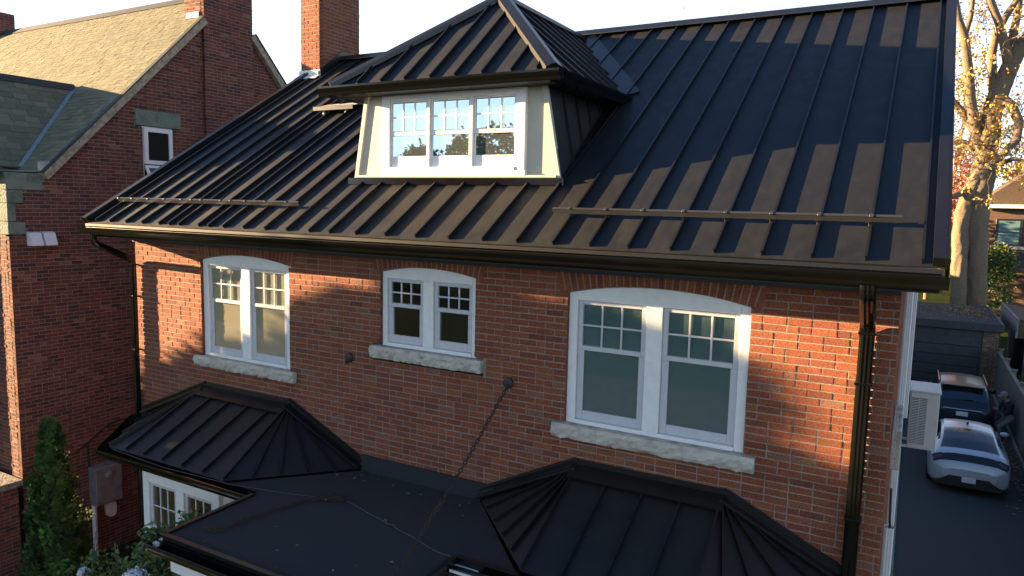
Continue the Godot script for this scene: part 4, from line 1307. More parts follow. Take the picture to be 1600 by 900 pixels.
	# chimney breast and stack on the gable
	var ch := group_part("gable_chimney", N)
	var cx := NX + 0.10
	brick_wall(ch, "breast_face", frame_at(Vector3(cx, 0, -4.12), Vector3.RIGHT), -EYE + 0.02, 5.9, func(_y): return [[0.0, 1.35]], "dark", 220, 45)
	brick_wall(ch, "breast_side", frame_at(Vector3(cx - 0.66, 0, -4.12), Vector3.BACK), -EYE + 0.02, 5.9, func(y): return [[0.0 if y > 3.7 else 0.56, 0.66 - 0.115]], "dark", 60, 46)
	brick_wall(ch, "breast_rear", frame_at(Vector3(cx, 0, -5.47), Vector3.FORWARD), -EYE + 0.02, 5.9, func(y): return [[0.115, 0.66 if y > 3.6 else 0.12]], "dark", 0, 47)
	mb = MB.new()
	mb.box(Vector3(cx - 0.655, 3.2, -5.46), Vector3(cx - 0.12, 5.88, -4.24))
	mb.cb(Vector3(cx - 0.70, 5.9, -5.52), Vector3(cx + 0.05, 6.05, -4.07), 0.01)
	part(mb, "stack_core", ch, mats.mortar)
	mb = MB.new()
	mb.cb(Vector3(cx - 0.58, 3.96, -4.117), Vector3(cx - 0.16, 4.16, -4.095), 0.004)
	part(mb, "flashing", ch, mats.white_paint)
	# far chimney at the other end of the ridge
	var fc := group_part("far_chimney", N)
	brick_wall(fc, "side_face", frame_at(Vector3(-23.8, 0, -4.45), Vector3.RIGHT), 3.7, 5.28, func(_y): return [[0.0, 0.6]], "dark", 20, 48)
	brick_wall(fc, "front_face", frame_at(Vector3(-24.55, 0, -4.45), Vector3.BACK), 3.7, 5.28, func(_y): return [[0.0, 0.635]], "dark", 20, 49)
	mb = MB.new()
	mb.box(Vector3(-24.55, 3.7, -5.05), Vector3(-23.915, 5.28, -4.565))
	part(mb, "stack_core", fc, mats.mortar)
	# cross gable at the front
	var C := group_part("cross_gable", N)
	var rx := -16.33; var rgy := 2.35; var sl := 1.53
	var zfr := 0.59
	var bx := -15.13
	var by := rgy - (bx - rx) * sl
	var wdir := Vector3(rx - bx, rgy - by, 0).normalized()
	mb = MB.new()
	var zv := func(y: float) -> float: return (-0.127 - y) / 1.012
	var q0 := Vector3(bx, by, zfr); var q1 := Vector3(bx, by, zv.call(by)); var q2 := Vector3(rx, rgy, zv.call(rgy)); var q3 := Vector3(rx, rgy, zfr)
	mb.quad(q0, q1, q2, q3)
	var m0 := Vector3(2 * rx - bx, by, zfr); var m1 := Vector3(2 * rx - bx, by, zv.call(by))
	mb.quad(m0, q3, q2, m1)
	part(mb, "deck", C, mats.interior)
	var green_pal := [Color(0.20, 0.21, 0.15), Color(0.23, 0.235, 0.16), Color(0.175, 0.19, 0.14), Color(0.26, 0.25, 0.17)]
	shingles(N, "cross_slope", Vector3(bx, by, zfr), Vector3.FORWARD, wdir, Vector2(rx - bx, rgy - by).length(), func(t): return [0.0, zfr - zv.call(by + wdir.y * t)], green_pal, 200, 51, 0.28, 0.14)
	shingles(N, "cross_slope", Vector3(2 * rx - bx, by, zv.call(by)), Vector3.BACK, Vector3(-wdir.x, wdir.y, 0), Vector2(rx - bx, rgy - by).length(), func(t): return [zv.call(by) - zv.call(by + wdir.y * t), zfr - zv.call(by)], green_pal, 0, 52, 0.3, 0.16)
	mb = MB.new()
	mb.sweep([[-0.10, -0.10], [0.10, -0.10], [0.02, 0.04], [-0.02, 0.04]], Vector3(rx, rgy + 0.03, zfr), Vector3(rx, rgy + 0.03, q2.z + 0.05))
	part(mb, "ridge_cap", C, mats.garage_dark)
	mb = MB.new()      # metal valley
	var dv := (q2 - q1).normalized()
	var nv := (Vector3(0, 1, 1).normalized() + Vector3(sl, 1, 0).normalized()).normalized()
	nv = (nv - dv * nv.dot(dv)).normalized()
	mb.cbox((q1 + q2) * 0.5 + nv * 0.035, Basis(dv.cross(nv), nv, -dv), Vector3(0.05, 0.012, (q2 - q1).length() * 0.5), 0.003)
	part(mb, "valley", C, mats.valley_metal)
	mb = MB.new()
	mb.box(Vector3(-17.16, -EYE + 0.02, zf + 0.002), Vector3(-15.5, 0.42, zf + 0.22))
	mb.prism(PackedVector2Array([Vector2(-17.45, 0.42), Vector2(-15.25, 0.42), Vector2(rx, 2.2)]), Vector3(0, 0, zf + 0.2), Basis(), -0.1, 0.0)
	part(mb, "gable_wall", C, mats.mortar)
	gutter(C, Vector3(bx - 0.02, by - 0.12, zfr - 0.02), Vector3(bx - 0.02, by - 0.12, q1.z - 0.2), "gutter", 0.8)
	# small window with tilted lower sash
	var W := group_part("gable_window", N)
	var wf := frame_at(Vector3(NX, 0, 0), Vector3.RIGHT)      # local x = -z
	var fr := func(x0: float, x1: float, y0: float, y1: float, z0: float, z1: float, t: float, nm: String, rot: float) -> void:
		var b := MB.new()
		b.xf = wf * Transform3D(Basis(Vector3.RIGHT, rot), Vector3(0, y1, z1))
		var h := y1 - y0
		b.cb(Vector3(x0, -h, z0 - z1), Vector3(x0 + t, 0, 0), 0.004)
		b.cb(Vector3(x1 - t, -h, z0 - z1), Vector3(x1, 0, 0), 0.004)
		b.cb(Vector3(x0 + t, -t, z0 - z1), Vector3(x1 - t, 0, 0), 0.004)
		b.cb(Vector3(x0 + t, -h, z0 - z1), Vector3(x1 - t, -h + t, 0), 0.004)
		part(b, nm, W, mats.white_paint)
		var gl := MB.new()
		gl.xf = b.xf
		gl.box(Vector3(x0 + t, -h + t, (z0 - z1) * 0.6), Vector3(x1 - t, -t, (z0 - z1) * 0.6 + 0.006))
		part(gl, "pane", W, mats.dark_glass)
	fr.call(2.61, 3.33, 0.04, 1.49, -0.13, -0.03, 0.045, "frame", 0.0)
	fr.call(2.64, 3.30, 0.70, 1.46, -0.02, 0.03, 0.085, "upper_sash", 0.0)
	fr.call(2.64, 3.30, 0.08, 0.68, -0.01, 0.03, 0.06, "tilted_sash", -0.42)
	mb = MB.new()
	mb.cb(Vector3(NX - 0.11, 1.495, -3.52), Vector3(NX + 0.018, 1.825, -2.465), 0.008)
	part(mb, "lintel", N, mats.green_stone)
	# vent hoods
	for z in [-0.35, -0.60]:
		var h := group_part("vent_hood", N)
		mb = MB.new()
		mb.prism(PackedVector2Array([Vector2(0.0, -0.68), Vector2(0.09, -0.70), Vector2(0.17, -0.91), Vector2(0.17, -0.935), Vector2(0.0, -0.935)]), Vector3(NX, 0, z), Basis(), -0.105, 0.105)
		part(mb, "hood", h, mats.plastic_white)
	# porch wall at the front, low left
	var pw := group_part("porch_wall", N)
	brick_wall(pw, "wall_face", frame_at(Vector3(-14.09, 0, 2.34), Vector3.RIGHT), -EYE + 0.02, -5.35, func(_y): return [[0.0, 2.1]], "dark", 40, 53)
	mb = MB.new()
	mb.box(Vector3(-16.8, -EYE + 0.02, 0.24), Vector3(-14.21, -5.36, 2.32))
	part(mb, "core", pw, mats.mortar)
	mb = MB.new()
	mb.cb(Vector3(-16.9, -5.34, 0.18), Vector3(-14.01, -5.22, 2.42), 0.015)
	part(mb, "coping", pw, mats.concrete)

func build_meter() -> void:
	var at := Vector3(NX + 0.14, -6.25, -1.43)
	var m := thing("electric_meter_box", "grey electric meter box with round dial on dark brick side wall", "meter box", at)
	var mb := MB.new()
	mb.cb(Vector3(NX + 0.012, -6.25, -1.71), Vector3(NX + 0.28, -5.455, -1.157), 0.012)
	part(mb, "box", m, mats.grey_box)
	mb = MB.new()
	mb.cb(Vector3(NX + 0.28, -6.22, -1.68), Vector3(NX + 0.292, -5.83, -1.19), 0.004)
	part(mb, "cover", m, mats.grey_box)
	mb = MB.new()
	mb.lathe([[0.0, 0.0], [0.085, 0.0], [0.088, 0.03], [0.078, 0.04], [0.07, 0.065], [0.055, 0.075], [0.0, 0.078]], Vector3(NX + 0.28, -5.65, -1.43), Basis(Vector3.BACK, -PI * 0.5), 18)
	part(mb, "dial", m, mats.grey_box)
	mb = MB.new()
	mb.lathe([[0.0, 0.0], [0.06, 0.0], [0.056, 0.008], [0.0, 0.01]], Vector3(NX + 0.345, -5.65, -1.43), Basis(Vector3.BACK, -PI * 0.5), 14)
	part(mb, "dial_face", m, mats.plastic_white)
	mb = MB.new()
	mb.tube([Vector3(NX + 0.10, -6.25, -1.20), Vector3(NX + 0.10, -7.39, -1.20)], 0.045, 10)
	for k in 10: mb.tube([Vector3(NX + 0.10, -6.35 - k * 0.06, -1.20), Vector3(NX + 0.10, -6.38 - k * 0.06, -1.20)], 0.052, 10)
	solid(mb, "white_conduit", mats.plastic_white, Vector3(NX + 0.10, -7.39, -1.20), "white ribbed conduit pipe below the grey meter box", "pipe")
	mb = MB.new()
	var oval := PackedVector2Array()
	for k in 20: oval.append(Vector2(0.10 * cos(TAU * k / 20), 0.17 * signf(sin(TAU * k / 20)) * pow(absf(sin(TAU * k / 20)), 0.6)))
	mb.prism(oval, Vector3(NX + 0.012, -6.46, -1.56), frame_at(Vector3.ZERO, Vector3.RIGHT).basis, 0.0, 0.11)
	solid(mb, "utility_cover", mats.plastic_white, Vector3(NX + 0.05, -6.63, -1.56), "white oval utility cover on brick wall below the meter box", "utility box")
	mb = MB.new()
	var x := NX + 0.03
	mb.tube([Vector3(x, -5.12, 0.04), Vector3(x, -5.11, -0.4), Vector3(x, -5.08, -0.94), Vector3(x, -4.94, -1.18), Vector3(x, -4.70, -1.58), Vector3(x, -4.65, -1.78), Vector3(x, -4.64, -4.0)], 0.016, 6)
	mb.tube([Vector3(x, -4.96, -1.16), Vector3(x, -5.46, -1.175)], 0.020, 6)
	solid(mb, "wall_cable", mats.cable, Vector3(x, -5.5, -1.2), "dark cable running along the neighbouring brick wall to the meter box", "cable")

# ---------------------------------------------------------------- plants
func leaf(mb: MB, p: Vector3, d: Vector3, nrm: Vector3, l: float, w: float) -> void:   # a pointed leaf folded along its rib
	var s := d.cross(nrm).normalized()
	var tip := p + d * l - nrm * l * 0.12
	var a := p + d * l * 0.45 + s * w * 0.5 + nrm * w * 0.14
	var b := p + d * l * 0.45 - s * w * 0.5 + nrm * w * 0.14
	mb.tri(p, a, tip); mb.tri(p, tip, b)
func rvec(r: RandomNumberGenerator) -> Vector3:
	var z := r.randf_range(-1, 1); var a := r.randf_range(0, TAU); var q := sqrt(1 - z * z)
	return Vector3(q * cos(a), z, q * sin(a))
func tint(r: RandomNumberGenerator, pal: Array) -> Color:
	var c: Color = pal[r.randi() % pal.size()]
	var k := r.randf_range(0.7, 1.25)
	return Color(c.r * k, c.g * k, c.b * k)

# leaf clumps spread through a set of lobes (centre, radii)
func crown(mb: MB, lobes: Array, clumps: int, per: int, l: float, pal: Array, r: RandomNumberGenerator, shell := 0.55, loose := 1.0) -> void:
	for i in clumps:
		var q: Array = lobes[r.randi() % lobes.size()]
		var dir := rvec(r)
		var rad := pow(r.randf(), 0.33) * (1.0 - shell) + shell * r.randf_range(0.75, 1.05)
		var c: Vector3 = q[0] + dir * (q[1] as Vector3) * rad
		var tone := tint(r, pal)
		var spread := l * r.randf_range(1.2, 2.2) * loose
		for k in per:
			mb.col = Color(tone.r * r.randf_range(0.85, 1.15), tone.g * r.randf_range(0.85, 1.15), tone.b)
			var d := (rvec(r) + dir * 0.6 + Vector3(0, -0.25, 0)).normalized()
			var nn := (rvec(r) + Vector3(0, 1.0, 0)).normalized()
			leaf(mb, c + rvec(r) * spread * r.randf(), d, nn, l * r.randf_range(0.7, 1.2), l * 0.62)

func limb(mb: MB, a: Vector3, b: Vector3, ra: float, rb: float, r: RandomNumberGenerator, bend := 0.08, sides := 8) -> void:
	var pts := []; var rad := []
	var n := 5
	var off := rvec(r) * (b - a).length() * bend
	for k in n + 1:
		var t := k / float(n)
		pts.append(a.lerp(b, t) + off * sin(PI * t)); rad.append(lerpf(ra, rb, t))
	mb.tube(pts, rad, sides)

func twigs(mb: MB, p: Vector3, d: Vector3, l: float, rad: float, depth: int, r: RandomNumberGenerator, ends: Array) -> void:
	var q := p + d * l
	mb.tube([p, p.lerp(q, 0.5) + rvec(r) * l * 0.06, q], [rad, rad * 0.85, rad * 0.65], 4 if depth < 2 else 5, false)
	if depth == 0:
		ends.append(q); return
	var n := r.randi_range(2, 3)
	for k in n:
		var e := (d + rvec(r) * 0.65 + Vector3(0, 0.12, 0)).normalized()
		twigs(mb, q, e, l * r.randf_range(0.62, 0.85), rad * 0.62, depth - 1, r, ends)

func broad_tree(called: String, label: String, base: Vector3, h: float, lobes: Array, clumps: int, per: int, l: float, pal: Array, seed_: int, group := "", trunk_r := 0.25, loose := 1.0) -> Node3D:
	var r := RandomNumberGenerator.new()
	r.seed = seed_
	var t := thing(called, label, "tree", base, group)
	var mb := MB.new()
	var fork := base + Vector3(0, h * 0.36, 0)
	limb(mb, base + Vector3(0, 0.0, 0), fork, trunk_r, trunk_r * 0.75, r, 0.03, 10)
	for q in lobes:
		var c: Vector3 = q[0]
		limb(mb, fork, c, trunk_r * 0.5, trunk_r * 0.16, r, 0.10, 7)
		for k in 4: limb(mb, fork.lerp(c, r.randf_range(0.5, 0.9)), c + rvec(r) * (q[1] as Vector3) * 0.8, trunk_r * 0.16, trunk_r * 0.05, r, 0.08, 5)
	part(mb, "trunk", t, mats.bark)
	mb = MB.new()
	crown(mb, lobes, clumps, per, l, pal, r, 0.55, loose)
	part(mb, "crown", t, mats.leaf)
	return t

func build_cedar() -> void:
	var r := RandomNumberGenerator.new()
	r.seed = 91
	var base := Vector3(-12.2, -EYE, 0.62)
	var t := thing("cedar_tree", "dark green conical cedar tree between the two brick houses", "tree", base)
	var mb := MB.new()
	mb.tube([base, base + Vector3(0, 3.6, 0)], [0.07, 0.015], 8)
	part(mb, "trunk", t, mats.bark)
	mb = MB.new()
	var h := 3.92
	var pal := [Color(0.040, 0.105, 0.020), Color(0.030, 0.085, 0.018), Color(0.060, 0.135, 0.024), Color(0.022, 0.062, 0.015)]
	var cn := FastNoiseLite.new()
	cn.seed = 3
	cn.frequency = 1.0
	# tufts of flat upright sprays, packed unevenly over the cone
	for c in 620:
		var u := 1.0 - pow(r.randf(), 0.60)
		var a := r.randf_range(0, TAU)
		var prof := 0.66 * pow(1.0 - u, 0.74) * (1.0 - 0.30 * pow(1.0 - u, 6.0)) + 0.015
		prof *= 1.0 + 0.42 * cn.get_noise_3d(cos(a) * 1.6, u * 6.0, sin(a) * 1.6)
		var dir := Vector3(cos(a), 0, sin(a))
		var cen := base + Vector3(0, 0.10 + u * h * 0.95, 0) + dir * prof * r.randf_range(0.62, 0.98)
		var tone := tint(r, pal)
		if r.randf() < 0.03: tone = Color(0.10, 0.075, 0.03)
		var size := r.randf_range(0.07, 0.14) * (1.0 - 0.45 * u)
		for i in 20:
			var p := cen + rvec(r) * Vector3(0.8, 1.5, 0.8) * size
			mb.col = Color(tone.r * r.randf_range(0.8, 1.2), tone.g * r.randf_range(0.8, 1.2), tone.b)
			var up := (Vector3.UP + dir * 0.5 + rvec(r) * 0.4).normalized()
			var side := up.cross(dir.rotated(up, r.randf_range(-1.2, 1.2))).normalized()
			var l := r.randf_range(0.05, 0.12)
			for k in 5:
				var d := (up + side * (k - 2) * 0.36).normalized()
				var w := l * 0.14
				var s := d.cross(dir).normalized() * w
				var q := p + d * l * (1.0 - 0.09 * absf(k - 2))
				mb.tri(p - s * 0.5, p + s * 0.5 + d * l * 0.5, q)
				mb.tri(p - s * 0.5, q, p - s + d * l * 0.5)
	part(mb, "crown", t, mats.needle)

func build_shrub() -> void:
	var r := RandomNumberGenerator.new()
	r.seed = 92
	var base := Vector3(-8.0, -EYE, 1.95)
	var t := thing("hydrangea_shrub", "leafy hydrangea shrub with pale flower heads below the porch gutter", "shrub", base)
	var mb := MB.new()
	for k in 16:
		limb(mb, base + Vector3(r.randf_range(-0.5, 0.5), 0, r.randf_range(-0.2, 0.2)), base + Vector3(r.randf_range(-1.3, 1.3), r.randf_range(2.2, 3.1), r.randf_range(-0.35, 0.35)), 0.02, 0.006, r, 0.06, 5)
	part(mb, "stems", t, mats.bark)
	mb = MB.new()
	var pal := [Color(0.075, 0.13, 0.030), Color(0.055, 0.10, 0.025), Color(0.11, 0.15, 0.035), Color(0.15, 0.15, 0.04), Color(0.045, 0.08, 0.022)]
	var lobes := [[base + Vector3(-0.65, 2.35, 0.0), Vector3(0.75, 0.55, 0.45)], [base + Vector3(0.1, 2.55, 0.15), Vector3(0.75, 0.55, 0.45)], [base + Vector3(0.9, 2.6, 0.2), Vector3(0.65, 0.55, 0.4)], [base + Vector3(0.0, 1.3, 0.0), Vector3(1.2, 1.0, 0.5)], [base + Vector3(0.55, 3.25, -0.35), Vector3(0.22, 0.32, 0.18)], [base + Vector3(0.2, 3.1, -0.2), Vector3(0.25, 0.3, 0.2)]]
	crown(mb, lobes, 620, 6, 0.085, pal, r, 0.7)
	part(mb, "foliage", t, mats.leaf)
	for q in [[Vector3(0.50, 3.02, 0.30), 0.15], [Vector3(0.44, 2.84, 0.42), 0.12], [Vector3(-0.55, 2.82, 0.28), 0.06]]:
		mb = MB.new()
		mb.col = Color(0.60, 0.62, 0.66)
		mb.ellipsoid(base + q[0], Vector3(1, 1.15, 1) * q[1] * 0.86)
		for i in 220:
			var d := rvec(r)
			var p: Vector3 = base + q[0] + d * Vector3(1, 1.15, 1) * q[1] * r.randf_range(0.75, 1.0)
			leaf(mb, p, (rvec(r) + d).normalized(), d, 0.03, 0.028)
		part(mb, "flower_head", t, mats.painted)

func build_maple() -> void:
	# big forked tree behind the garage; limbs given at a depth of its own
	var Z := -42.0
	var r := RandomNumberGenerator.new()
	r.seed = 93
	var at := func(u: float, v: float, dz := 0.0) -> Vector3:
		var q := cam_basis * Vector3((u - 800.0) / FOCAL, (450.0 - v) / FOCAL, -1.0)
		var k: float = (Z + dz - CAM_Z) / q.z
		return Vector3(0, 0, CAM_Z) + q * k
	var pm := 0.0386      # metres to a pixel at that depth
	var b0: Vector3 = at.call(1522, 472)
	var base := Vector3(b0.x, -EYE, Z)
	var t := thing("maple_tree", "large forked autumn tree with bare limbs rising behind the dark garage", "tree", base)
	var trunk := MB.new()
	var bn := FastNoiseLite.new()
	bn.seed = 7
	bn.frequency = 1.0
	var ridged := func(mb: MB, pts: Array, rad: Array, sides: int) -> void:
		var c := Curve3D.new()
		for i in pts.size():
			var tg := Vector3.ZERO
			if i > 0 and i < pts.size() - 1: tg = (pts[i + 1] - pts[i - 1]) / 6.0
			c.add_point(pts[i], -tg, tg)
		var L := c.get_baked_length()
		var n := int(L / 0.16) + 2
		var g := []
		for i in n:
			var s := L * i / (n - 1.0)
			var p := c.sample_baked(s, true)
			var d := (c.sample_baked(minf(L, s + 0.1)) - c.sample_baked(maxf(0, s - 0.1))).normalized()
			var sd := d.cross(Vector3.BACK).normalized(); var up := sd.cross(d)
			var f := clampf(s / L * (rad.size() - 1), 0, rad.size() - 1.001)
			var rr := lerpf(rad[int(f)], rad[int(f) + 1], f - int(f))
			var row := []
			for k in sides + 1:
				var a := -TAU * k / sides
				var e := Vector3(cos(a), sin(a), 0)
				var w := bn.get_noise_3d(cos(a) * 3.2, sin(a) * 3.2, s * 0.55) * 0.22 + bn.get_noise_3d(cos(a) * 7.0, sin(a) * 7.0, s * 1.3 + 40) * 0.14
				row.append(p + (sd * e.x + up * e.y) * rr * (1.0 + w))
			g.append(row)
		loft(mb, g)
	var path := func(mb: MB, list: Array, dz0: float, dz1: float, sides: int) -> void:
		var pts := []; var rad := []
		for i in list.size():
			pts.append(at.call(list[i][0], list[i][1], lerpf(dz0, dz1, i / float(list.size() - 1))))
			rad.append(list[i][2] * pm)
		if sides > 9: ridged.call(mb, pts, rad, 28)
		else: mb.tube(pts, rad, sides)
	ridged.call(trunk, [base, base + Vector3(0.02, 1.2, 0), b0 + Vector3(0, 0.1, 0)], [0.85, 0.62, 0.58], 28)
	path.call(trunk, [[1522, 474, 15], [1525, 410, 14.5], [1524, 350, 14.5], [1526, 310, 16], [1534, 280, 17], [1540, 240, 15], [1546, 200, 14], [1553, 167, 13], [1573, 117, 12], [1593, 77, 10], [1622, 40, 8]], 0, 0, 14)
	path.call(trunk, [[1496, 520, 11], [1497, 472, 10.5], [1499, 400, 10], [1503, 340, 10.5], [1516, 300, 10], [1530, 272, 9]], 0.9, 0.2, 12)
	part(trunk, "trunk", t, mats.bark)
	var tips := []
	for b in [[[1536, 262, 9], [1524, 233, 7], [1512, 226, 5.5], [1492, 221, 4], [1470, 228, 3]],
			[[1536, 250, 9], [1528, 212, 8], [1518, 195, 7], [1505, 178, 6], [1490, 160, 5], [1470, 130, 4]],
			[[1534, 235, 8], [1524, 200, 7.5], [1517, 160, 7], [1513, 110, 6.5], [1507, 57, 6], [1498, 30, 4.5], [1492, -10, 3.5], [1480, -60, 2]],
			[[1507, 57, 4.5], [1517, 25, 3.5], [1522, -15, 2.8], [1535, -70, 1.5]],
			[[1556, 160, 8], [1550, 120, 6.5], [1550, 85, 5.5], [1556, 55, 5], [1572, 25, 4.5], [1592, -5, 3.5], [1610, -50, 2]],
			[[1578, 108, 8], [1572, 80, 6.5], [1562, 38, 5.5], [1550, 8, 5], [1538, -30, 4], [1520, -90, 2]],
			[[1580, 100, 7], [1582, 60, 6], [1588, 30, 5], [1596, -20, 4], [1590, -80, 2]],
			[[1560, 150, 8], [1580, 165, 7], [1592, 190, 6.5], [1588, 218, 6], [1566, 242, 5], [1545, 262, 5]],
			[[1530, 290, 9], [1505, 300, 6], [1480, 310, 4], [1440, 300, 3]],
			[[1546, 250, 6], [1562, 255, 4], [1585, 248, 3], [1615, 255, 2]]]:
		var mb := MB.new()
		path.call(mb, b, 0.0, r.randf_range(-2.0, 2.0), 8)
		part(mb, "limb", t, mats.bark)
		for i in range(1, b.size()):
			tips.append(at.call(b[i][0], b[i][1], r.randf_range(-1, 1)))
	var tw := MB.new(); var ends := []
	for p in tips:
		for k in 3: twigs(tw, p, (rvec(r) + Vector3(0, 0.25, 0)).normalized(), r.randf_range(0.6, 1.1), 0.028, 3, r, ends)
	# fine shoots hanging about the lower fork
	for k in 40:
		var p: Vector3 = at.call(r.randf_range(1520, 1590), r.randf_range(200, 290), r.randf_range(0.2, 1.2))
		twigs(tw, p, (rvec(r) + Vector3(0, 0.3, 0.2)).normalized(), r.randf_range(0.4, 0.8), 0.016, 2, r, ends)
	part(tw, "twigs", t, mats.bark)
	var lv := MB.new()
	var gold := [Color(0.42, 0.27, 0.045), Color(0.50, 0.34, 0.06), Color(0.34, 0.24, 0.05), Color(0.46, 0.22, 0.04)]
	for p in ends:
		if r.randf() < 0.27:
			for k in r.randi_range(2, 6):
				lv.col = tint(r, gold)
				leaf(lv, p + rvec(r) * 0.22, (rvec(r) + Vector3.DOWN).normalized(), rvec(r), 0.16, 0.14)
	part(lv, "leaves", t, mats.leaf)

func bare_tree(called: String, label: String, base: Vector3, h: float, seed_: int, group: String) -> void:
	var r := RandomNumberGenerator.new()
	r.seed = seed_
	var t := thing(called, label, "tree", base, group)
	var mb := MB.new()
	var ends := []
	var fork := base + Vector3(0, h * 0.45, 0)
	limb(mb, base, fork, 0.26, 0.18, r, 0.02, 10)
	part(mb, "trunk", t, mats.bark)
	mb = MB.new()
	for k in 6: twigs(mb, fork, (Vector3(cos(k * 1.05), 1.9, sin(k * 1.05)) + rvec(r) * 0.3).normalized(), h * 0.19, 0.10, 5, r, ends)
	part(mb, "branches", t, mats.bark)
	var lv := MB.new()
	for p in ends:
		if r.randf() < 0.3:
			lv.col = tint(r, [Color(0.30, 0.10, 0.06), Color(0.36, 0.18, 0.07)])
			leaf(lv, p, rvec(r), rvec(r), 0.12, 0.09)
	part(lv, "leaves", t, mats.leaf)

# ---------------------------------------------------------------- driveway side: cars, person, fence, garage
func loft(mb: MB, g: Array, smooth := true) -> void:       # g[i][j] grid of points; front side looks along +u x +v
	var n := g.size(); var m: int = g[0].size()
	var N := []
	for i in n:
		var row := []
		for j in m:
			var du: Vector3 = g[mini(i + 1, n - 1)][j] - g[maxi(i - 1, 0)][j]
			var dv: Vector3 = g[i][mini(j + 1, m - 1)] - g[i][maxi(j - 1, 0)]
			row.append(du.cross(dv).normalized())
		N.append(row)
	for i in n - 1:
		for j in m - 1:
			mb.trin(g[i][j], g[i + 1][j], g[i + 1][j + 1], N[i][j], N[i + 1][j], N[i + 1][j + 1])
			mb.trin(g[i][j], g[i + 1][j + 1], g[i][j + 1], N[i][j], N[i + 1][j + 1], N[i][j + 1])

# st: stations from the rear, each [s, sill y, half width, belt y, half width at belt, roof half width, top y, crown]
func car_grid(st: Array, o: Vector3) -> Array:
	var g := []
	for e in st:
		var s: float = e[0]
		var half := []
		var w: float = e[2]
		half.append(Vector2(w * 0.90, e[1]))
		half.append(Vector2(w * 0.985, e[1] + 0.10))
		half.append(Vector2(w, lerpf(e[1], e[3], 0.45)))
		half.append(Vector2(w * 0.995, lerpf(e[1], e[3], 0.75)))
		half.append(Vector2(lerpf(w, e[4], 0.5), e[3] - 0.03))
		half.append(Vector2(e[4], e[3]))
		half.append(Vector2(lerpf(e[4], e[5], 0.5), lerpf(e[3], e[6] - 0.05, 0.52)))
		half.append(Vector2(e[5], e[6] - 0.05))
		half.append(Vector2(e[5] * 0.86, e[6] - 0.012))
		half.append(Vector2(e[5] * 0.45, e[6] + e[7] * 0.7))
		half.append(Vector2(0, e[6] + e[7]))
		var row := []
		for k in half.size(): row.append(o + Vector3(half[k].x, half[k].y, -s))
		for k in range(half.size() - 2, -1, -1): row.append(o + Vector3(-half[k].x, half[k].y, -s))
		g.append(row)
	return g
func car_point(g: Array, fi: float, fj: float) -> Vector3:
	var i := clampi(int(fi), 0, g.size() - 2); var j := clampi(int(fj), 0, g[0].size() - 2)
	var u := fi - i; var v := fj - j
	return (g[i][j] as Vector3).lerp(g[i + 1][j], u).lerp((g[i][j + 1] as Vector3).lerp(g[i + 1][j + 1], u), v)
func car_patch(parent: Node3D, called: String, g: Array, i0: float, i1: float, j0: float, j1: float, m: Material, off := 0.006, trim := 0.0) -> void:
	var mb := MB.new()
	var q := []
	var n := 10; var k := 10
	for a in n + 1:
		var row := []
		for b in k + 1:
			var fi := lerpf(i0, i1, a / float(n))
			var fj := lerpf(lerpf(j0, j0 + trim, a / float(n)), lerpf(j1, j1 - trim, a / float(n)), b / float(k))
			var p := car_point(g, fi, fj)
			var du := car_point(g, fi + 0.05, fj) - car_point(g, fi - 0.05, fj)
			var dv := car_point(g, fi, fj + 0.1) - car_point(g, fi, fj - 0.1)
			row.append(p + du.cross(dv).normalized() * off)
		q.append(row)
	loft(mb, q)
	part(mb, called, parent, m)
func wheel(parent: Node3D, at: Vector3, r: float, w: float, side: float) -> void:
	var h := group_part("wheel", parent)
	var b := Basis(Vector3.BACK, -PI * 0.5 * side)
	var mb := MB.new()
	mb.lathe([[r * 0.66, -w * 0.5], [r * 0.93, -w * 0.5], [r, -w * 0.36], [r, w * 0.36], [r * 0.93, w * 0.5], [r * 0.66, w * 0.5], [r * 0.66, -w * 0.5]], at, b, 24)
	part(mb, "tyre", h, mats.tyre)
	mb = MB.new()
	mb.lathe([[0.0, w * 0.40], [r * 0.16, w * 0.42], [r * 0.18, w * 0.30], [r * 0.55, w * 0.34], [r * 0.66, w * 0.46], [r * 0.66, -w * 0.4]], at, b, 20)
	part(mb, "rim", h, mats.chrome)

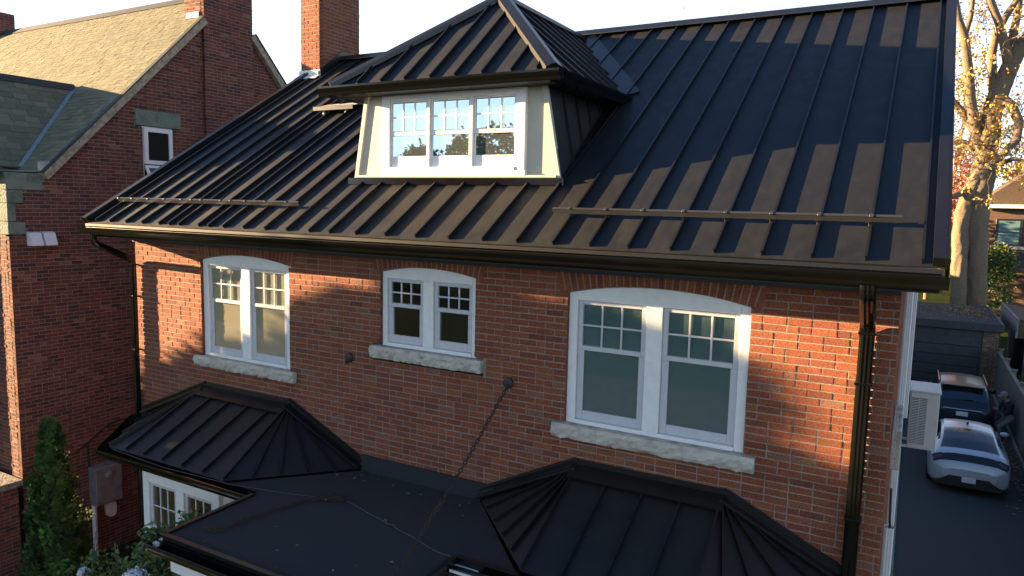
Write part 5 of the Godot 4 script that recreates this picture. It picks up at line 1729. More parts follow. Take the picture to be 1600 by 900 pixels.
func build_silver_car() -> void:
	var o := Vector3(1.72, -EYE, -15.05)
	var c := thing("silver_car", "silver fastback car parked nearest on the driveway, rear facing the street", "car", o)
	var st := [[0.0, 0.42, 0.62, 0.66, 0.60, 0.50, 0.70, 0.0], [0.06, 0.30, 0.84, 0.78, 0.80, 0.72, 0.86, 0.01], [0.22, 0.24, 0.92, 0.93, 0.86, 0.74, 1.03, 0.02], [0.50, 0.20, 0.95, 0.98, 0.86, 0.72, 1.09, 0.02], [0.95, 0.19, 0.955, 0.99, 0.86, 0.67, 1.24, 0.03], [1.45, 0.19, 0.95, 0.985, 0.86, 0.64, 1.37, 0.03], [2.0, 0.19, 0.94, 0.975, 0.86, 0.63, 1.42, 0.03], [2.55, 0.19, 0.94, 0.965, 0.86, 0.63, 1.40, 0.03], [3.05, 0.19, 0.94, 0.955, 0.86, 0.66, 1.24, 0.03], [3.5, 0.19, 0.94, 0.945, 0.86, 0.72, 1.02, 0.02], [4.0, 0.20, 0.94, 0.86, 0.86, 0.74, 0.93, 0.02], [4.55, 0.22, 0.90, 0.76, 0.82, 0.70, 0.82, 0.02], [4.82, 0.30, 0.78, 0.62, 0.70, 0.60, 0.66, 0.0], [4.9, 0.42, 0.60, 0.52, 0.55, 0.5, 0.54, 0.0]]
	var g := car_grid(st, o)
	var mb := MB.new()
	loft(mb, g)
	for e in [[g[0], false], [g[g.size() - 1], true]]:
		var ring: Array = e[0]
		for k in range(1, ring.size() - 1):
			if e[1]: mb.tri(ring[0], ring[k], ring[k + 1])
			else: mb.tri(ring[0], ring[k + 1], ring[k])
	part(mb, "body", c, mats.silver_paint)
	car_patch(c, "rear_window", g, 3.10, 5.3, 7.35, 12.65, mats.dark_glass, 0.006, 0.35)
	car_patch(c, "windscreen", g, 7.3, 9.0, 7.3, 12.7, mats.dark_glass)
	car_patch(c, "side_window", g, 4.2, 8.4, 5.25, 6.85, mats.dark_glass)
	car_patch(c, "side_window", g, 4.2, 8.4, 13.15, 14.75, mats.dark_glass)
	car_patch(c, "tail_light_bar", g, 1.10, 2.05, 4.2, 15.8, mats.car_trim, 0.008)
	car_patch(c, "tail_light", g, 1.45, 1.75, 4.0, 8.0, mats.tail_red, 0.013)
	car_patch(c, "tail_light", g, 1.45, 1.75, 12.0, 16.0, mats.tail_red, 0.013)
	mb = MB.new()      # dark lower bumper
	mb.prism(PackedVector2Array([Vector2(-0.82, 0.30), Vector2(-0.70, 0.22), Vector2(0.70, 0.22), Vector2(0.82, 0.30), Vector2(0.62, 0.36), Vector2(0.46, 0.50), Vector2(-0.46, 0.50), Vector2(-0.62, 0.36)]), o, Basis(), -0.12, 0.012)
	part(mb, "rear_diffuser", c, mats.car_trim)
	mb = MB.new()
	mb.cb(o + Vector3(-0.16, 0.36, 0.010), o + Vector3(0.16, 0.51, 0.024), 0.004)
	part(mb, "number_plate", c, mats.plastic_white)
	mb = MB.new()
	mb.cbox(o + Vector3(0, 1.47, -2.0), Basis(Vector3.RIGHT, -0.4), Vector3(0.025, 0.03, 0.08), 0.01)
	part(mb, "roof_aerial", c, mats.car_trim)
	for s in [-1.0, 1.0]:
		mb = MB.new()
		mb.ellipsoid(o + Vector3(1.02 * s, 1.0, -3.15), Vector3(0.12, 0.075, 0.07))
		part(mb, "door_mirror", c, mats.silver_paint)
		for z in [-0.98, -3.95]: wheel(c, o + Vector3(0.83 * s, 0.34, z), 0.34, 0.24, s)

func build_black_car() -> void:
	var o := Vector3(1.80, -EYE, -20.75)
	var c := thing("black_suv", "black sport utility car with chrome strip parked beyond the silver car", "car", o)
	var st := [[0.0, 0.45, 0.70, 0.90, 0.66, 0.60, 0.98, 0.0], [0.07, 0.34, 0.89, 0.98, 0.85, 0.76, 1.10, 0.01], [0.20, 0.28, 0.95, 1.02, 0.88, 0.75, 1.20, 0.02], [0.42, 0.26, 0.965, 1.04, 0.88, 0.73, 1.42, 0.02], [0.66, 0.25, 0.965, 1.04, 0.88, 0.70, 1.62, 0.03], [1.0, 0.25, 0.965, 1.04, 0.88, 0.69, 1.68, 0.04], [2.0, 0.25, 0.965, 1.03, 0.88, 0.69, 1.71, 0.04], [2.8, 0.25, 0.965, 1.02, 0.88, 0.70, 1.66, 0.04], [3.3, 0.25, 0.965, 1.02, 0.88, 0.75, 1.38, 0.03], [3.75, 0.26, 0.96, 1.0, 0.88, 0.78, 1.09, 0.02], [4.4, 0.28, 0.93, 0.94, 0.85, 0.74, 1.0, 0.02], [4.68, 0.34, 0.80, 0.80, 0.74, 0.66, 0.86, 0.0], [4.75, 0.46, 0.66, 0.70, 0.62, 0.56, 0.74, 0.0]]
	var g := car_grid(st, o)
	var mb := MB.new()
	loft(mb, g)
	for e in [[g[0], false], [g[g.size() - 1], true]]:
		var ring: Array = e[0]
		for k in range(1, ring.size() - 1):
			if e[1]: mb.tri(ring[0], ring[k], ring[k + 1])
			else: mb.tri(ring[0], ring[k + 1], ring[k])
	part(mb, "body", c, mats.black_paint)
	car_patch(c, "rear_window", g, 2.25, 3.9, 7.3, 12.7, mats.dark_glass, 0.006, 0.2)
	car_patch(c, "windscreen", g, 7.1, 8.9, 7.2, 12.8, mats.dark_glass)
	car_patch(c, "side_window", g, 3.6, 8.2, 5.2, 6.85, mats.dark_glass)
	car_patch(c, "side_window", g, 3.6, 8.2, 13.15, 14.8, mats.dark_glass)
	car_patch(c, "tail_light", g, 1.0, 2.0, 3.0, 5.6, mats.tail_red, 0.008)
	car_patch(c, "tail_light", g, 1.0, 2.0, 14.4, 17.0, mats.tail_red, 0.008)
	mb = MB.new()
	mb.cb(o + Vector3(-0.56, 0.985, 0.0), o + Vector3(0.56, 1.02, 0.03), 0.010)
	part(mb, "chrome_strip", c, mats.chrome)
	mb = MB.new()
	mb.cb(o + Vector3(-0.17, 0.78, 0.008), o + Vector3(0.17, 0.93, 0.024), 0.004)
	part(mb, "number_plate", c, mats.plastic_white)
	mb = MB.new()
	mb.cb(o + Vector3(-0.85, 0.50, -0.06), o + Vector3(0.85, 0.535, 0.045), 0.010)
	part(mb, "bumper_trim", c, mats.chrome)
	mb = MB.new()
	mb.cbox(o + Vector3(0, 1.70, -0.62), Basis(Vector3.RIGHT, 0.1), Vector3(0.62, 0.022, 0.16), 0.015)
	part(mb, "roof_spoiler", c, mats.black_paint)
	mb = MB.new()
	mb.cbox(o + Vector3(0, 1.28, -0.245), Basis(Vector3.BACK, 0.1), Vector3(0.30, 0.010, 0.012), 0.004)
	part(mb, "wiper", c, mats.car_trim)
	for s in [-1.0, 1.0]:
		mb = MB.new()
		mb.ellipsoid(o + Vector3(1.06 * s, 1.10, -3.1), Vector3(0.13, 0.10, 0.08))
		part(mb, "door_mirror", c, mats.black_paint)
		mb = MB.new()
		mb.cb(o + Vector3(0.70 * s - 0.015, 1.72, -2.7), o + Vector3(0.70 * s + 0.015, 1.755, -0.9), 0.01)
		part(mb, "roof_rail", c, mats.chrome)
		for z in [-0.95, -3.75]: wheel(c, o + Vector3(0.85 * s, 0.37, z), 0.37, 0.25, s)

# tapered capsules joined by a smooth minimum, meshed as surface nets; bone: [a, b, ra, rb, colour]
func flesh(mb: MB, bones: Array, cell: float, k: float) -> void:
	var lo := Vector3(1e9, 1e9, 1e9); var hi := -lo
	for b in bones:
		for e in [[b[0], b[2]], [b[1], b[3]]]:
			var m: Vector3 = Vector3.ONE * (e[1] + cell * 3.0)
			lo = lo.min(e[0] - m); hi = hi.max(e[0] + m)
	var n := Vector3i(((hi - lo) / cell).ceil()) + Vector3i.ONE
	var f := PackedFloat32Array(); f.resize(n.x * n.y * n.z); f.fill(1.0)
	for b in bones:
		var A: Vector3 = b[0]; var B: Vector3 = b[1]
		var R := maxf(b[2], b[3]) + cell * 3.0 + k
		var c0 := Vector3i(((A.min(B) - Vector3.ONE * R - lo) / cell).floor()).max(Vector3i.ZERO)
		var c1 := Vector3i(((A.max(B) + Vector3.ONE * R - lo) / cell).ceil()).min(n - Vector3i.ONE)
		var ab := B - A; var l2 := maxf(ab.length_squared(), 1e-9)
		for z in range(c0.z, c1.z + 1):
			for y in range(c0.y, c1.y + 1):
				for x in range(c0.x, c1.x + 1):
					var p := lo + Vector3(x, y, z) * cell
					var t := clampf((p - A).dot(ab) / l2, 0.0, 1.0)
					var d: float = (p - A - ab * t).length() - lerpf(b[2], b[3], t)
					var i := (z * n.y + y) * n.x + x
					var h := maxf(k - absf(f[i] - d), 0.0) / k
					f[i] = minf(f[i], d) - h * h * k * 0.25
	var vid := {}
	var vp := []
	for z in n.z - 1:
		for y in n.y - 1:
			for x in n.x - 1:
				var s := 0; var acc := Vector3.ZERO; var cnt := 0
				var c := []
				for q in 8:
					var v := f[((z + (q >> 2)) * n.y + y + ((q >> 1) & 1)) * n.x + x + (q & 1)]
					c.append(v)
					if v < 0.0: s += 1
				if s == 0 or s == 8: continue
				for e in [[0, 1], [2, 3], [4, 5], [6, 7], [0, 2], [1, 3], [4, 6], [5, 7], [0, 4], [1, 5], [2, 6], [3, 7]]:
					if (c[e[0]] < 0.0) != (c[e[1]] < 0.0):
						var t: float = c[e[0]] / (c[e[0]] - c[e[1]])
						acc += Vector3(e[0] & 1, (e[0] >> 1) & 1, e[0] >> 2).lerp(Vector3(e[1] & 1, (e[1] >> 1) & 1, e[1] >> 2), t)
						cnt += 1
				vid[Vector3i(x, y, z)] = vp.size()
				vp.append(lo + (Vector3(x, y, z) + acc / cnt) * cell)
	var grad := func(p: Vector3) -> Vector3:
		var g := Vector3.ZERO
		var q := Vector3i(((p - lo) / cell).round()).clamp(Vector3i.ONE, n - Vector3i(2, 2, 2))
		for ax in 3:
			var d := Vector3i.ZERO; d[ax] = 1
			var a := q + d; var b := q - d
			g[ax] = f[(a.z * n.y + a.y) * n.x + a.x] - f[(b.z * n.y + b.y) * n.x + b.x]
		return g.normalized()
	var vn := []; var vc := []
	for p in vp:
		vn.append(grad.call(p))
		var best := 1e9; var col := Color.WHITE
		for b in bones:
			var ab: Vector3 = b[1] - b[0]
			var t := clampf((p - b[0]).dot(ab) / maxf(ab.length_squared(), 1e-9), 0.0, 1.0)
			var d: float = (p - b[0] - ab * t).length() - lerpf(b[2], b[3], t)
			if d < best: best = d; col = b[4]
		vc.append(col)
	for key in vid:
		for ax in 3:
			var u := Vector3i.ZERO; u[(ax + 1) % 3] = 1
			var w := Vector3i.ZERO; w[(ax + 2) % 3] = 1
			var d := Vector3i.ZERO; d[ax] = 1
			var p0: Vector3i = key
			var p1 := p0 + d
			var f0 := f[(p0.z * n.y + p0.y) * n.x + p0.x]; var f1 := f[(p1.z * n.y + p1.y) * n.x + p1.x]
			if (f0 < 0.0) == (f1 < 0.0): continue
			if not (vid.has(p0 - u) and vid.has(p0 - w) and vid.has(p0 - u - w)): continue
			var q := [vid[p0], vid[p0 - u], vid[p0 - u - w], vid[p0 - w]]
			if f0 >= 0.0: q.reverse()
			mb.col = vc[q[0]]
			mb.trin(vp[q[0]], vp[q[1]], vp[q[2]], vn[q[0]], vn[q[1]], vn[q[2]])
			mb.trin(vp[q[0]], vp[q[2]], vp[q[3]], vn[q[0]], vn[q[2]], vn[q[3]])

func build_person() -> void:
	var o := Vector3(3.02, -EYE, -21.35)
	var P := thing("person", "person in grey cap, dark jacket and pale trousers leaning on the wooden fence", "person", o)
	var jacket := Color(0.018, 0.018, 0.022); var pants := Color(0.20, 0.21, 0.20); var skin := Color(0.36, 0.21, 0.15); var shoe := Color(0.02, 0.02, 0.02); var hair := Color(0.03, 0.02, 0.015)
	# local frame: x towards the driveway (front of the person), y up, z to its left
	var f := Vector3(-0.90, 0, 0.44).normalized(); var l := Vector3.UP.cross(f)
	var L := func(a: float, y: float, c: float) -> Vector3: return o + f * a + Vector3(0, y, 0) + l * c
	var bones := []
	var add := func(a: Vector3, b: Vector3, ra: float, rb: float, c: Color) -> void: bones.append([a, b, ra, rb, c])
	add.call(L.call(-0.16, 0.80, 0.08), L.call(-0.16, 0.80, -0.08), 0.125, 0.125, pants)
	add.call(L.call(-0.15, 0.93, 0.0), L.call(-0.10, 1.15, 0.0), 0.125, 0.145, jacket)
	add.call(L.call(-0.09, 1.22, 0.09), L.call(-0.09, 1.22, -0.09), 0.125, 0.125, jacket)
	add.call(L.call(-0.06, 1.33, 0.0), L.call(0.0, 1.44, 0.0), 0.06, 0.055, skin)
	for s in [1.0, -1.0]:
		add.call(L.call(-0.15, 0.78, 0.09 * s), L.call(0.22 if s > 0 else 0.12, 0.50, 0.13 * s), 0.098, 0.07, pants)
		add.call(L.call(0.22 if s > 0 else 0.12, 0.50, 0.13 * s), L.call(0.17 if s > 0 else 0.02, 0.10, 0.13 * s), 0.068, 0.048, pants)
		add.call(L.call(0.14 if s > 0 else -0.01, 0.055, 0.13 * s), L.call(0.34 if s > 0 else 0.19, 0.04, 0.15 * s), 0.048, 0.038, shoe)
		add.call(L.call(-0.07, 1.27, 0.18 * s), L.call(0.04, 0.99, 0.25 * s), 0.068, 0.052, jacket)
		add.call(L.call(0.04, 0.99, 0.25 * s), L.call(0.25, 1.06, 0.07 * s), 0.050, 0.036, jacket)
		add.call(L.call(0.26, 1.065, 0.065 * s), L.call(0.33, 1.085, 0.04 * s), 0.032, 0.034, skin)
	var mb := MB.new()
	flesh(mb, bones, 0.02, 0.05)
	# fingers curled round the phone, and a thumb on each side
	mb.col = skin
	for s in [1.0, -1.0]:
		for k in 4:
			var y := 1.055 + 0.021 * k
			mb.tube([L.call(0.33, y, 0.05 * s), L.call(0.375, y + 0.01, 0.045 * s), L.call(0.392, y + 0.018, 0.015 * s), L.call(0.385, y + 0.022, (0.002 + 0.004 * absf(k - 1.5)) * s)], [0.010, 0.0095, 0.009, 0.007], 6)
		mb.tube([L.call(0.30, 1.09, 0.055 * s), L.call(0.335, 1.125, 0.05 * s), L.call(0.355, 1.145, 0.025 * s)], [0.011, 0.010, 0.008], 6)
	# head on its own finer grid, bowed towards the hands
	var hb := []
	var hc: Vector3 = L.call(0.06, 1.535, 0.0)
	var fw := (f * 0.85 + Vector3(0, -0.52, 0)).normalized(); var uw := l.cross(fw) * -1.0
	if uw.y < 0: uw = -uw
	var Hd := func(a: float, y: float, c: float) -> Vector3: return hc + fw * a + uw * y + l * c
	hb.append([Hd.call(-0.02, 0.02, 0.0), Hd.call(0.02, 0.03, 0.0), 0.088, 0.082, skin])
	hb.append([Hd.call(0.03, -0.04, 0.0), Hd.call(0.055, -0.075, 0.0), 0.060, 0.040, skin])
	hb.append([Hd.call(0.098, 0.0, 0.0), Hd.call(0.112, -0.025, 0.0), 0.010, 0.015, skin])
	hb.append([Hd.call(0.088, -0.055, -0.02), Hd.call(0.088, -0.055, 0.02), 0.009, 0.009, Color(0.28, 0.12, 0.10)])
	for s in [1.0, -1.0]:
		hb.append([Hd.call(0.0, 0.0, 0.088 * s), Hd.call(-0.01, -0.03, 0.086 * s), 0.018, 0.012, skin])
		hb.append([Hd.call(0.088, 0.012, 0.032 * s), Hd.call(0.090, 0.012, 0.034 * s), 0.011, 0.011, Color(0.02, 0.02, 0.02)])
	hb.append([Hd.call(-0.05, -0.05, 0.0), Hd.call(-0.03, -0.10, 0.0), 0.062, 0.058, hair])
	flesh(mb, hb, 0.008, 0.02)
	part(mb, "body", P, mats.cloth)
	mb = MB.new()
	mb.col = Color(0.17, 0.17, 0.18)
	mb.ellipsoid(Hd.call(-0.005, 0.062, 0.0), Vector3(0.098, 0.072, 0.105), Basis(l, uw, l.cross(uw)), 8, 14)
	mb.ellipsoid(Hd.call(0.115, 0.055, 0.0), Vector3(0.075, 0.010, 0.07), Basis(l, uw, l.cross(uw)), 5, 12)
	part(mb, "cap", P, mats.cloth)
	mb = MB.new()
	mb.cbox(L.call(0.372, 1.10, 0.0), Basis(l, Vector3.UP, l.cross(Vector3.UP)), Vector3(0.036, 0.075, 0.005), 0.003)
	solid(mb, "mobile_phone", mats.dark_glass, L.call(0.372, 1.02, 0.0), "phone held in both hands by the person at the fence", "phone")

func build_drive() -> void:
	var mb := MB.new()
	mb.quad(Vector3(-260, -EYE, 260), Vector3(260, -EYE, 260), Vector3(260, -EYE, -260), Vector3(-260, -EYE, -260))
	solid(mb, "ground", mats.lawn, Vector3(0, -EYE, 0), "", "", "", "structure")
	mb = MB.new()
	mb.box(Vector3(0.12, -EYE, -29.0), Vector3(3.28, -EYE + 0.012, 14.0))
	solid(mb, "driveway", mats.asphalt, Vector3(1.7, -EYE, -8), "", "", "", "structure")
	mb = MB.new()
	mb.box(Vector3(WALL_R + 0.004, -EYE, -29.0), Vector3(0.12, -EYE + 0.06, 0.6))
	solid(mb, "side_path", mats.concrete, Vector3(0, -EYE, -8), "", "", "", "structure")
	mb = MB.new()
	mb.box(Vector3(-60, -EYE, 14.0), Vector3(60, -EYE + 0.016, 22.0))
	solid(mb, "road", mats.asphalt, Vector3(0, -EYE, 18), "", "", "", "structure")
	mb = MB.new()
	mb.box(Vector3(3.28, -EYE, -29.0), Vector3(3.36, -EYE + 0.10, -4.0))
	solid(mb, "garden_edge", mats.concrete, Vector3(3.3, -EYE, -16), "", "", "", "structure")
	mb = MB.new()
	mb.box(Vector3(-13.2, -EYE, -9.0), Vector3(WALL_L - 0.01, -EYE + 0.01, 3.4))
	mb.box(Vector3(WALL_L - 0.01, -EYE, 0.4), Vector3(-6.7, -EYE + 0.01, 3.4))
	solid(mb, "garden_bed", mats.soil, Vector3(-10, -EYE, 1), "", "", "", "structure")
	# wooden fence: posts with caps, boards
	var fe := thing("wooden_fence", "weathered grey board fence with capped posts along the driveway", "fence", Vector3(3.42, -EYE, -19.0))
	var r := RandomNumberGenerator.new()
	r.seed = 61
	var bm := MB.new()
	bm.cbox(Vector3.ZERO, Basis(), Vector3(0.011, 0.86, 0.066), 0.003)
	var board := bm.mesh()
	for k in 150:
		var z := -8.0 - k * 0.14
		var e := MeshInstance3D.new()
		e.name = "board"
		e.mesh = board
		e.material_override = mats.fence_wood
		e.transform = Transform3D(Basis(Vector3.UP, r.randf_range(-0.02, 0.02)), Vector3(3.42 + r.randf_range(-0.004, 0.004), -EYE + 0.90 + r.randf_range(-0.01, 0.01), z) - bases[fe])
		fe.add_child(e, true)
	for k in 10:
		var z := -8.0 - k * 2.33
		mb = MB.new()
		mb.cb(Vector3(3.45, -EYE, z - 0.06), Vector3(3.57, -EYE + 1.86, z + 0.06), 0.006)
		part(mb, "post", fe, mats.fence_wood)
		mb = MB.new()
		mb.cb(Vector3(3.415, -EYE + 1.86, z - 0.09), Vector3(3.605, -EYE + 1.91, z + 0.09), 0.012)
		part(mb, "post_cap", fe, mats.fence_wood)
	for y in [0.35, 1.5]:
		mb = MB.new()
		mb.cb(Vector3(3.432, -EYE + y, -29.0), Vector3(3.47, -EYE + y + 0.09, -8.0), 0.004)
		part(mb, "rail", fe, mats.fence_wood)
	mb = MB.new()
	mb.cb(Vector3(3.36, -EYE + 1.775, -29.0), Vector3(3.48, -EYE + 1.80, -8.0), 0.004)
	part(mb, "top_rail", fe, mats.fence_wood)
	# garage
	var G := thing("dark_garage", "dark flat roofed garage with brick pier at the end of the driveway", "garage", Vector3(0.0, -EYE, -32.5))
	var zf := -29.2
	mb = MB.new()
	mb.box(Vector3(-4.0, -EYE, -36.0), Vector3(3.45, -EYE + 2.55, zf - 0.06))
	part(mb, "walls", G, mats.garage_dark)
	for k in 5:
		mb = MB.new()
		mb.cb(Vector3(-2.2, -EYE + 0.03 + k * 0.45, zf - 0.055), Vector3(2.75, -EYE + 0.46 + k * 0.45, zf - 0.01), 0.02)
		part(mb, "door_panel", G, mats.garage_dark)
	mb = MB.new()
	mb.cb(Vector3(-4.1, -EYE + 2.55, -36.1), Vector3(3.55, -EYE + 2.90, zf + 0.12), 0.02)
	part(mb, "roof_edge", G, mats.garage_dark)
	mb = MB.new()
	mb.box(Vector3(-4.0, -EYE + 2.90, -36.0), Vector3(3.45, -EYE + 2.908, zf))
	part(mb, "roof_felt", G, mats.felt)
	brick_set("pier", [Color(0.20, 0.10, 0.07), Color(0.15, 0.085, 0.065), Color(0.24, 0.13, 0.09)], 8)
	brick_wall(G, "pier", frame_at(Vector3(2.85, 0, zf), Vector3.BACK), -EYE + 0.02, -EYE + 2.54, func(_y): return [[0.0, 0.55]], "pier", 110, 62)
	mb = MB.new()
	r.seed = 63
	for i in 420:
		var c := Vector3(r.randf_range(-3.5, 3.3), -EYE + 2.915, r.randf_range(-35.8, -30.0))
		if r.randf() < 0.6: c = Vector3(2.4 + r.randfn(0, 0.5), -EYE + 2.915, -33.0 + r.randfn(0, 1.1))
		if c.x > 3.4 or c.z > -29.3 or c.z < -36: continue
		mb.col = tint(r, [Color(0.34, 0.20, 0.05), Color(0.26, 0.13, 0.04), Color(0.40, 0.27, 0.07)])
		leaf(mb, c, Vector3(r.randf_range(-1, 1), 0.1, r.randf_range(-1, 1)).normalized(), Vector3.UP, 0.13, 0.11)
	solid(mb, "fallen_leaves", mats.leaf, Vector3(0, -EYE + 2.91, -33), "fallen yellow leaves scattered over the dark garage roof", "leaves", "", "stuff")

func build_side_fittings(house: Node3D) -> void:
	var mb := MB.new()
	# air conditioner on a wall bracket
	var a := thing("air_conditioner", "beige outdoor air conditioner unit hung on the side wall above the driveway", "air conditioner", Vector3(0.42, -4.9, -10.2))
	mb.cb(Vector3(0.17, -4.88, -10.95), Vector3(0.70, -3.68, -10.0), 0.015)
	part(mb, "case", a, mats.ac_beige)
	mb = MB.new()
	mb.cb(Vector3(0.15, -3.68, -10.97), Vector3(0.72, -3.64, -9.98), 0.008)
	part(mb, "lid", a, mats.ac_beige)
	for c in [[0.20, 0.33], [0.35, 0.48]]:
		mb = MB.new()
		mb.box(Vector3(c[0], -4.80, -10.002), Vector3(c[1], -3.78, -9.998))
		part(mb, "coil_opening", a, mats.car_trim)
		for k in 30:
			mb = MB.new()
			mb.cbox(Vector3((c[0] + c[1]) * 0.5, -4.785 + k * 0.0343, -9.990), Basis(Vector3.RIGHT, 0.5), Vector3((c[1] - c[0]) * 0.5, 0.008, 0.010), 0.002)
			part(mb, "louvre", a, mats.ac_beige)
	for z in [-10.75, -10.2]:
		mb = MB.new()
		mb.cb(Vector3(WALL_R + 0.002, -4.94, z - 0.025), Vector3(0.72, -4.89, z + 0.025), 0.004)
		part(mb, "bracket", a, mats.plastic_white)
	mb = MB.new()
	mb.tube([Vector3(0.17, -4.2, -10.3), Vector3(0.05, -4.15, -10.2), Vector3(0.0, -4.3, -10.1), Vector3(-0.03, -4.9, -10.1)], 0.03, 8)
	part(mb, "hose", a, mats.cable)
	# white pipes, sill, handrail on the side wall
	downspout(house, [Vector3(-0.005, -0.70, -2.5), Vector3(-0.005, -7.3, -2.5)], 0.085, "white_downspout", mats.plastic_white)
	downspout(house, [Vector3(0.05, -0.64, -3.4), Vector3(0.05, -2.6, -3.4)], 0.07, "white_downspout", mats.plastic_white)
	mb = MB.new()
	mb.cb(Vector3(WALL_R + 0.002, -2.62, -2.35), Vector3(0.035, -2.20, -1.2), 0.012)
	part(mb, "side_sill", house, mats.stone)
	mb = MB.new()
	mb.tube([Vector3(-0.02, -2.66, -0.75), Vector3(-0.01, -2.95, -0.70), Vector3(0.0, -3.12, -0.78)], 0.012, 6)
	part(mb, "cable_end", house, mats.cable)
	downspout(house, [Vector3(-0.01, -3.05, -0.75), Vector3(-0.01, -3.12, -0.75), Vector3(-0.01, -7.3, -0.75)], 0.09, "vent_pipe", mats.plastic_white)

func build_background() -> void:
	# brick house far behind the tree
	var B := thing("distant_house", "brown brick house with dark framed window seen far beyond the garage", "house", Vector3(9.5, -EYE, -60.0))
	var mb := MB.new()
	mb.box(Vector3(4.4, -EYE, -66.0), Vector3(15.0, 0.9, -58.0))
	part(mb, "wall", B, mats.brown_brick)
	mb = MB.new()
	mb.prism(PackedVector2Array([Vector2(3.9, 0.9), Vector2(15.5, 0.9), Vector2(9.7, 5.6)]), Vector3(0, 0, -57.7), Basis(), -8.6, 0.0)
	part(mb, "roof", B, mats.brown_tile)
	mb = MB.new()
	mb.cb(Vector3(3.7, 0.62, -57.7), Vector3(15.6, 0.9, -57.3), 0.02)
	part(mb, "eave", B, mats.white_paint)
	mb = MB.new()
	mb.cb(Vector3(5.2, -2.15, -58.0), Vector3(6.9, -0.15, -57.93), 0.02)
	part(mb, "window_frame", B, mats.car_trim)
	for q in [[-2.0, -1.2], [-1.1, -0.3]]:
		mb = MB.new()
		mb.box(Vector3(5.4, q[0], -57.93), Vector3(6.7, q[1], -57.92))
		part(mb, "pane", B, mats.teal_reflect_blind)
	mb = MB.new()
	mb.cb(Vector3(5.0, -2.4, -58.0), Vector3(7.1, -2.17, -57.85), 0.02)
	part(mb, "window_sill", B, mats.stone)
	mb = MB.new()
	mb.prism(PackedVector2Array([Vector2(-58.0, -2.6), Vector2(-55.6, -3.7), Vector2(-55.6, -3.85), Vector2(-58.0, -3.1)]), Vector3(9.7, 0, 0), Basis(Vector3.BACK, Vector3.UP, Vector3.LEFT), -5.3, 5.3)
	part(mb, "porch_roof", B, mats.garage_dark)
	var pal_g := [Color(0.10, 0.14, 0.03), Color(0.07, 0.11, 0.025), Color(0.16, 0.17, 0.03)]
	var pal_o := [Color(0.42, 0.22, 0.04), Color(0.46, 0.30, 0.06), Color(0.34, 0.15, 0.04), Color(0.40, 0.27, 0.06)]
	var pal_r := [Color(0.38, 0.07, 0.07), Color(0.42, 0.14, 0.08), Color(0.36, 0.10, 0.11)]
	var pal_y := [Color(0.40, 0.32, 0.06), Color(0.26, 0.26, 0.05), Color(0.44, 0.28, 0.05)]
	var grp := "autumn trees beyond the garage"
	var b := Vector3(4.6, -EYE, -50.0)
	broad_tree("green_shrub_tree", "small green leafy tree between the forked tree and the brown house", b, 5.2, [[b + Vector3(0, 3.2, 0), Vector3(1.3, 1.9, 1.2)], [b + Vector3(0.3, 4.4, 0), Vector3(0.9, 1.1, 0.9)]], 420, 7, 0.26, pal_g, 101, grp, 0.10)
	b = Vector3(7.2, -EYE, -40.0)
	broad_tree("yellow_shrub_tree", "yellow green shrub tree at the right edge in front of brown house", b, 4.2, [[b + Vector3(0, 2.7, 0), Vector3(1.4, 1.5, 1.2)], [b + Vector3(-0.4, 1.6, 0.3), Vector3(1.1, 1.1, 1.0)]], 420, 7, 0.2, pal_y, 102, grp, 0.09)
	b = Vector3(5.0, -EYE, -84.0)
	broad_tree("orange_tree", "orange autumn tree behind the roof of the brown house", b, 15.0, [[b + Vector3(2, 9.5, 0), Vector3(4.5, 4.0, 4)], [b + Vector3(7, 10.5, 0), Vector3(4.5, 3.6, 4)], [b + Vector3(-3, 9, 0), Vector3(3.5, 3.5, 3.5)]], 900, 7, 0.42, pal_o, 103, grp)
	b = Vector3(1.2, -EYE, -66.0)
	broad_tree("red_tree", "red leaved tree showing just beside the metal roof edge", b, 12.0, [[b + Vector3(1.0, 10.5, 0), Vector3(1.8, 2.6, 1.8)], [b + Vector3(0.6, 7.0, 0), Vector3(2.0, 2.4, 1.8)]], 420, 7, 0.3, pal_r, 104, grp, 0.2)
	b = Vector3(2.4, -EYE, -72.0)
	broad_tree("golden_tree", "pale golden tree behind the forked limbs of the large tree", b, 20.0, [[b + Vector3(0.6, 16.0, 0), Vector3(2.6, 3.4, 2.4)], [b + Vector3(3.6, 13.5, 0), Vector3(3.0, 3.0, 2.4)], [b + Vector3(0.2, 21.0, 0), Vector3(2.4, 2.4, 2.4)]], 330, 6, 0.34, pal_y, 105, grp)
	# dark shed and hedge beyond the fence
	var S := thing("garden_shed", "dark garden shed with grey roof edge beyond the wooden fence", "shed", Vector3(6.2, -EYE, -33.0))
	mb = MB.new()
	mb.box(Vector3(4.4, -EYE, -36.0), Vector3(8.4, -EYE + 2.3, -30.0))
	part(mb, "walls", S, mats.garage_dark)
	mb = MB.new()
	mb.prism(PackedVector2Array([Vector2(4.1, -EYE + 2.3), Vector2(8.7, -EYE + 2.3), Vector2(8.7, -EYE + 2.42), Vector2(4.1, -EYE + 3.1)]), Vector3(0, 0, -29.8), Basis(), -6.4, 0.0)
	part(mb, "roof", S, mats.brown_tile)
	mb = MB.new()
	mb.cb(Vector3(4.02, -EYE + 2.28, -36.2), Vector3(4.10, -EYE + 3.14, -29.76), 0.01)
	part(mb, "roof_edge", S, mats.grey_box)
	var rr := RandomNumberGenerator.new()
	rr.seed = 140
	mb = MB.new()
	var hl := []
	for k in 9: hl.append([Vector3(4.9 + rr.randf_range(-0.2, 0.3), -EYE + 0.7, -8.0 - k * 2.4), Vector3(0.8, 0.9, 1.4)])
	crown(mb, hl, 1100, 6, 0.12, pal_g, rr, 0.7)
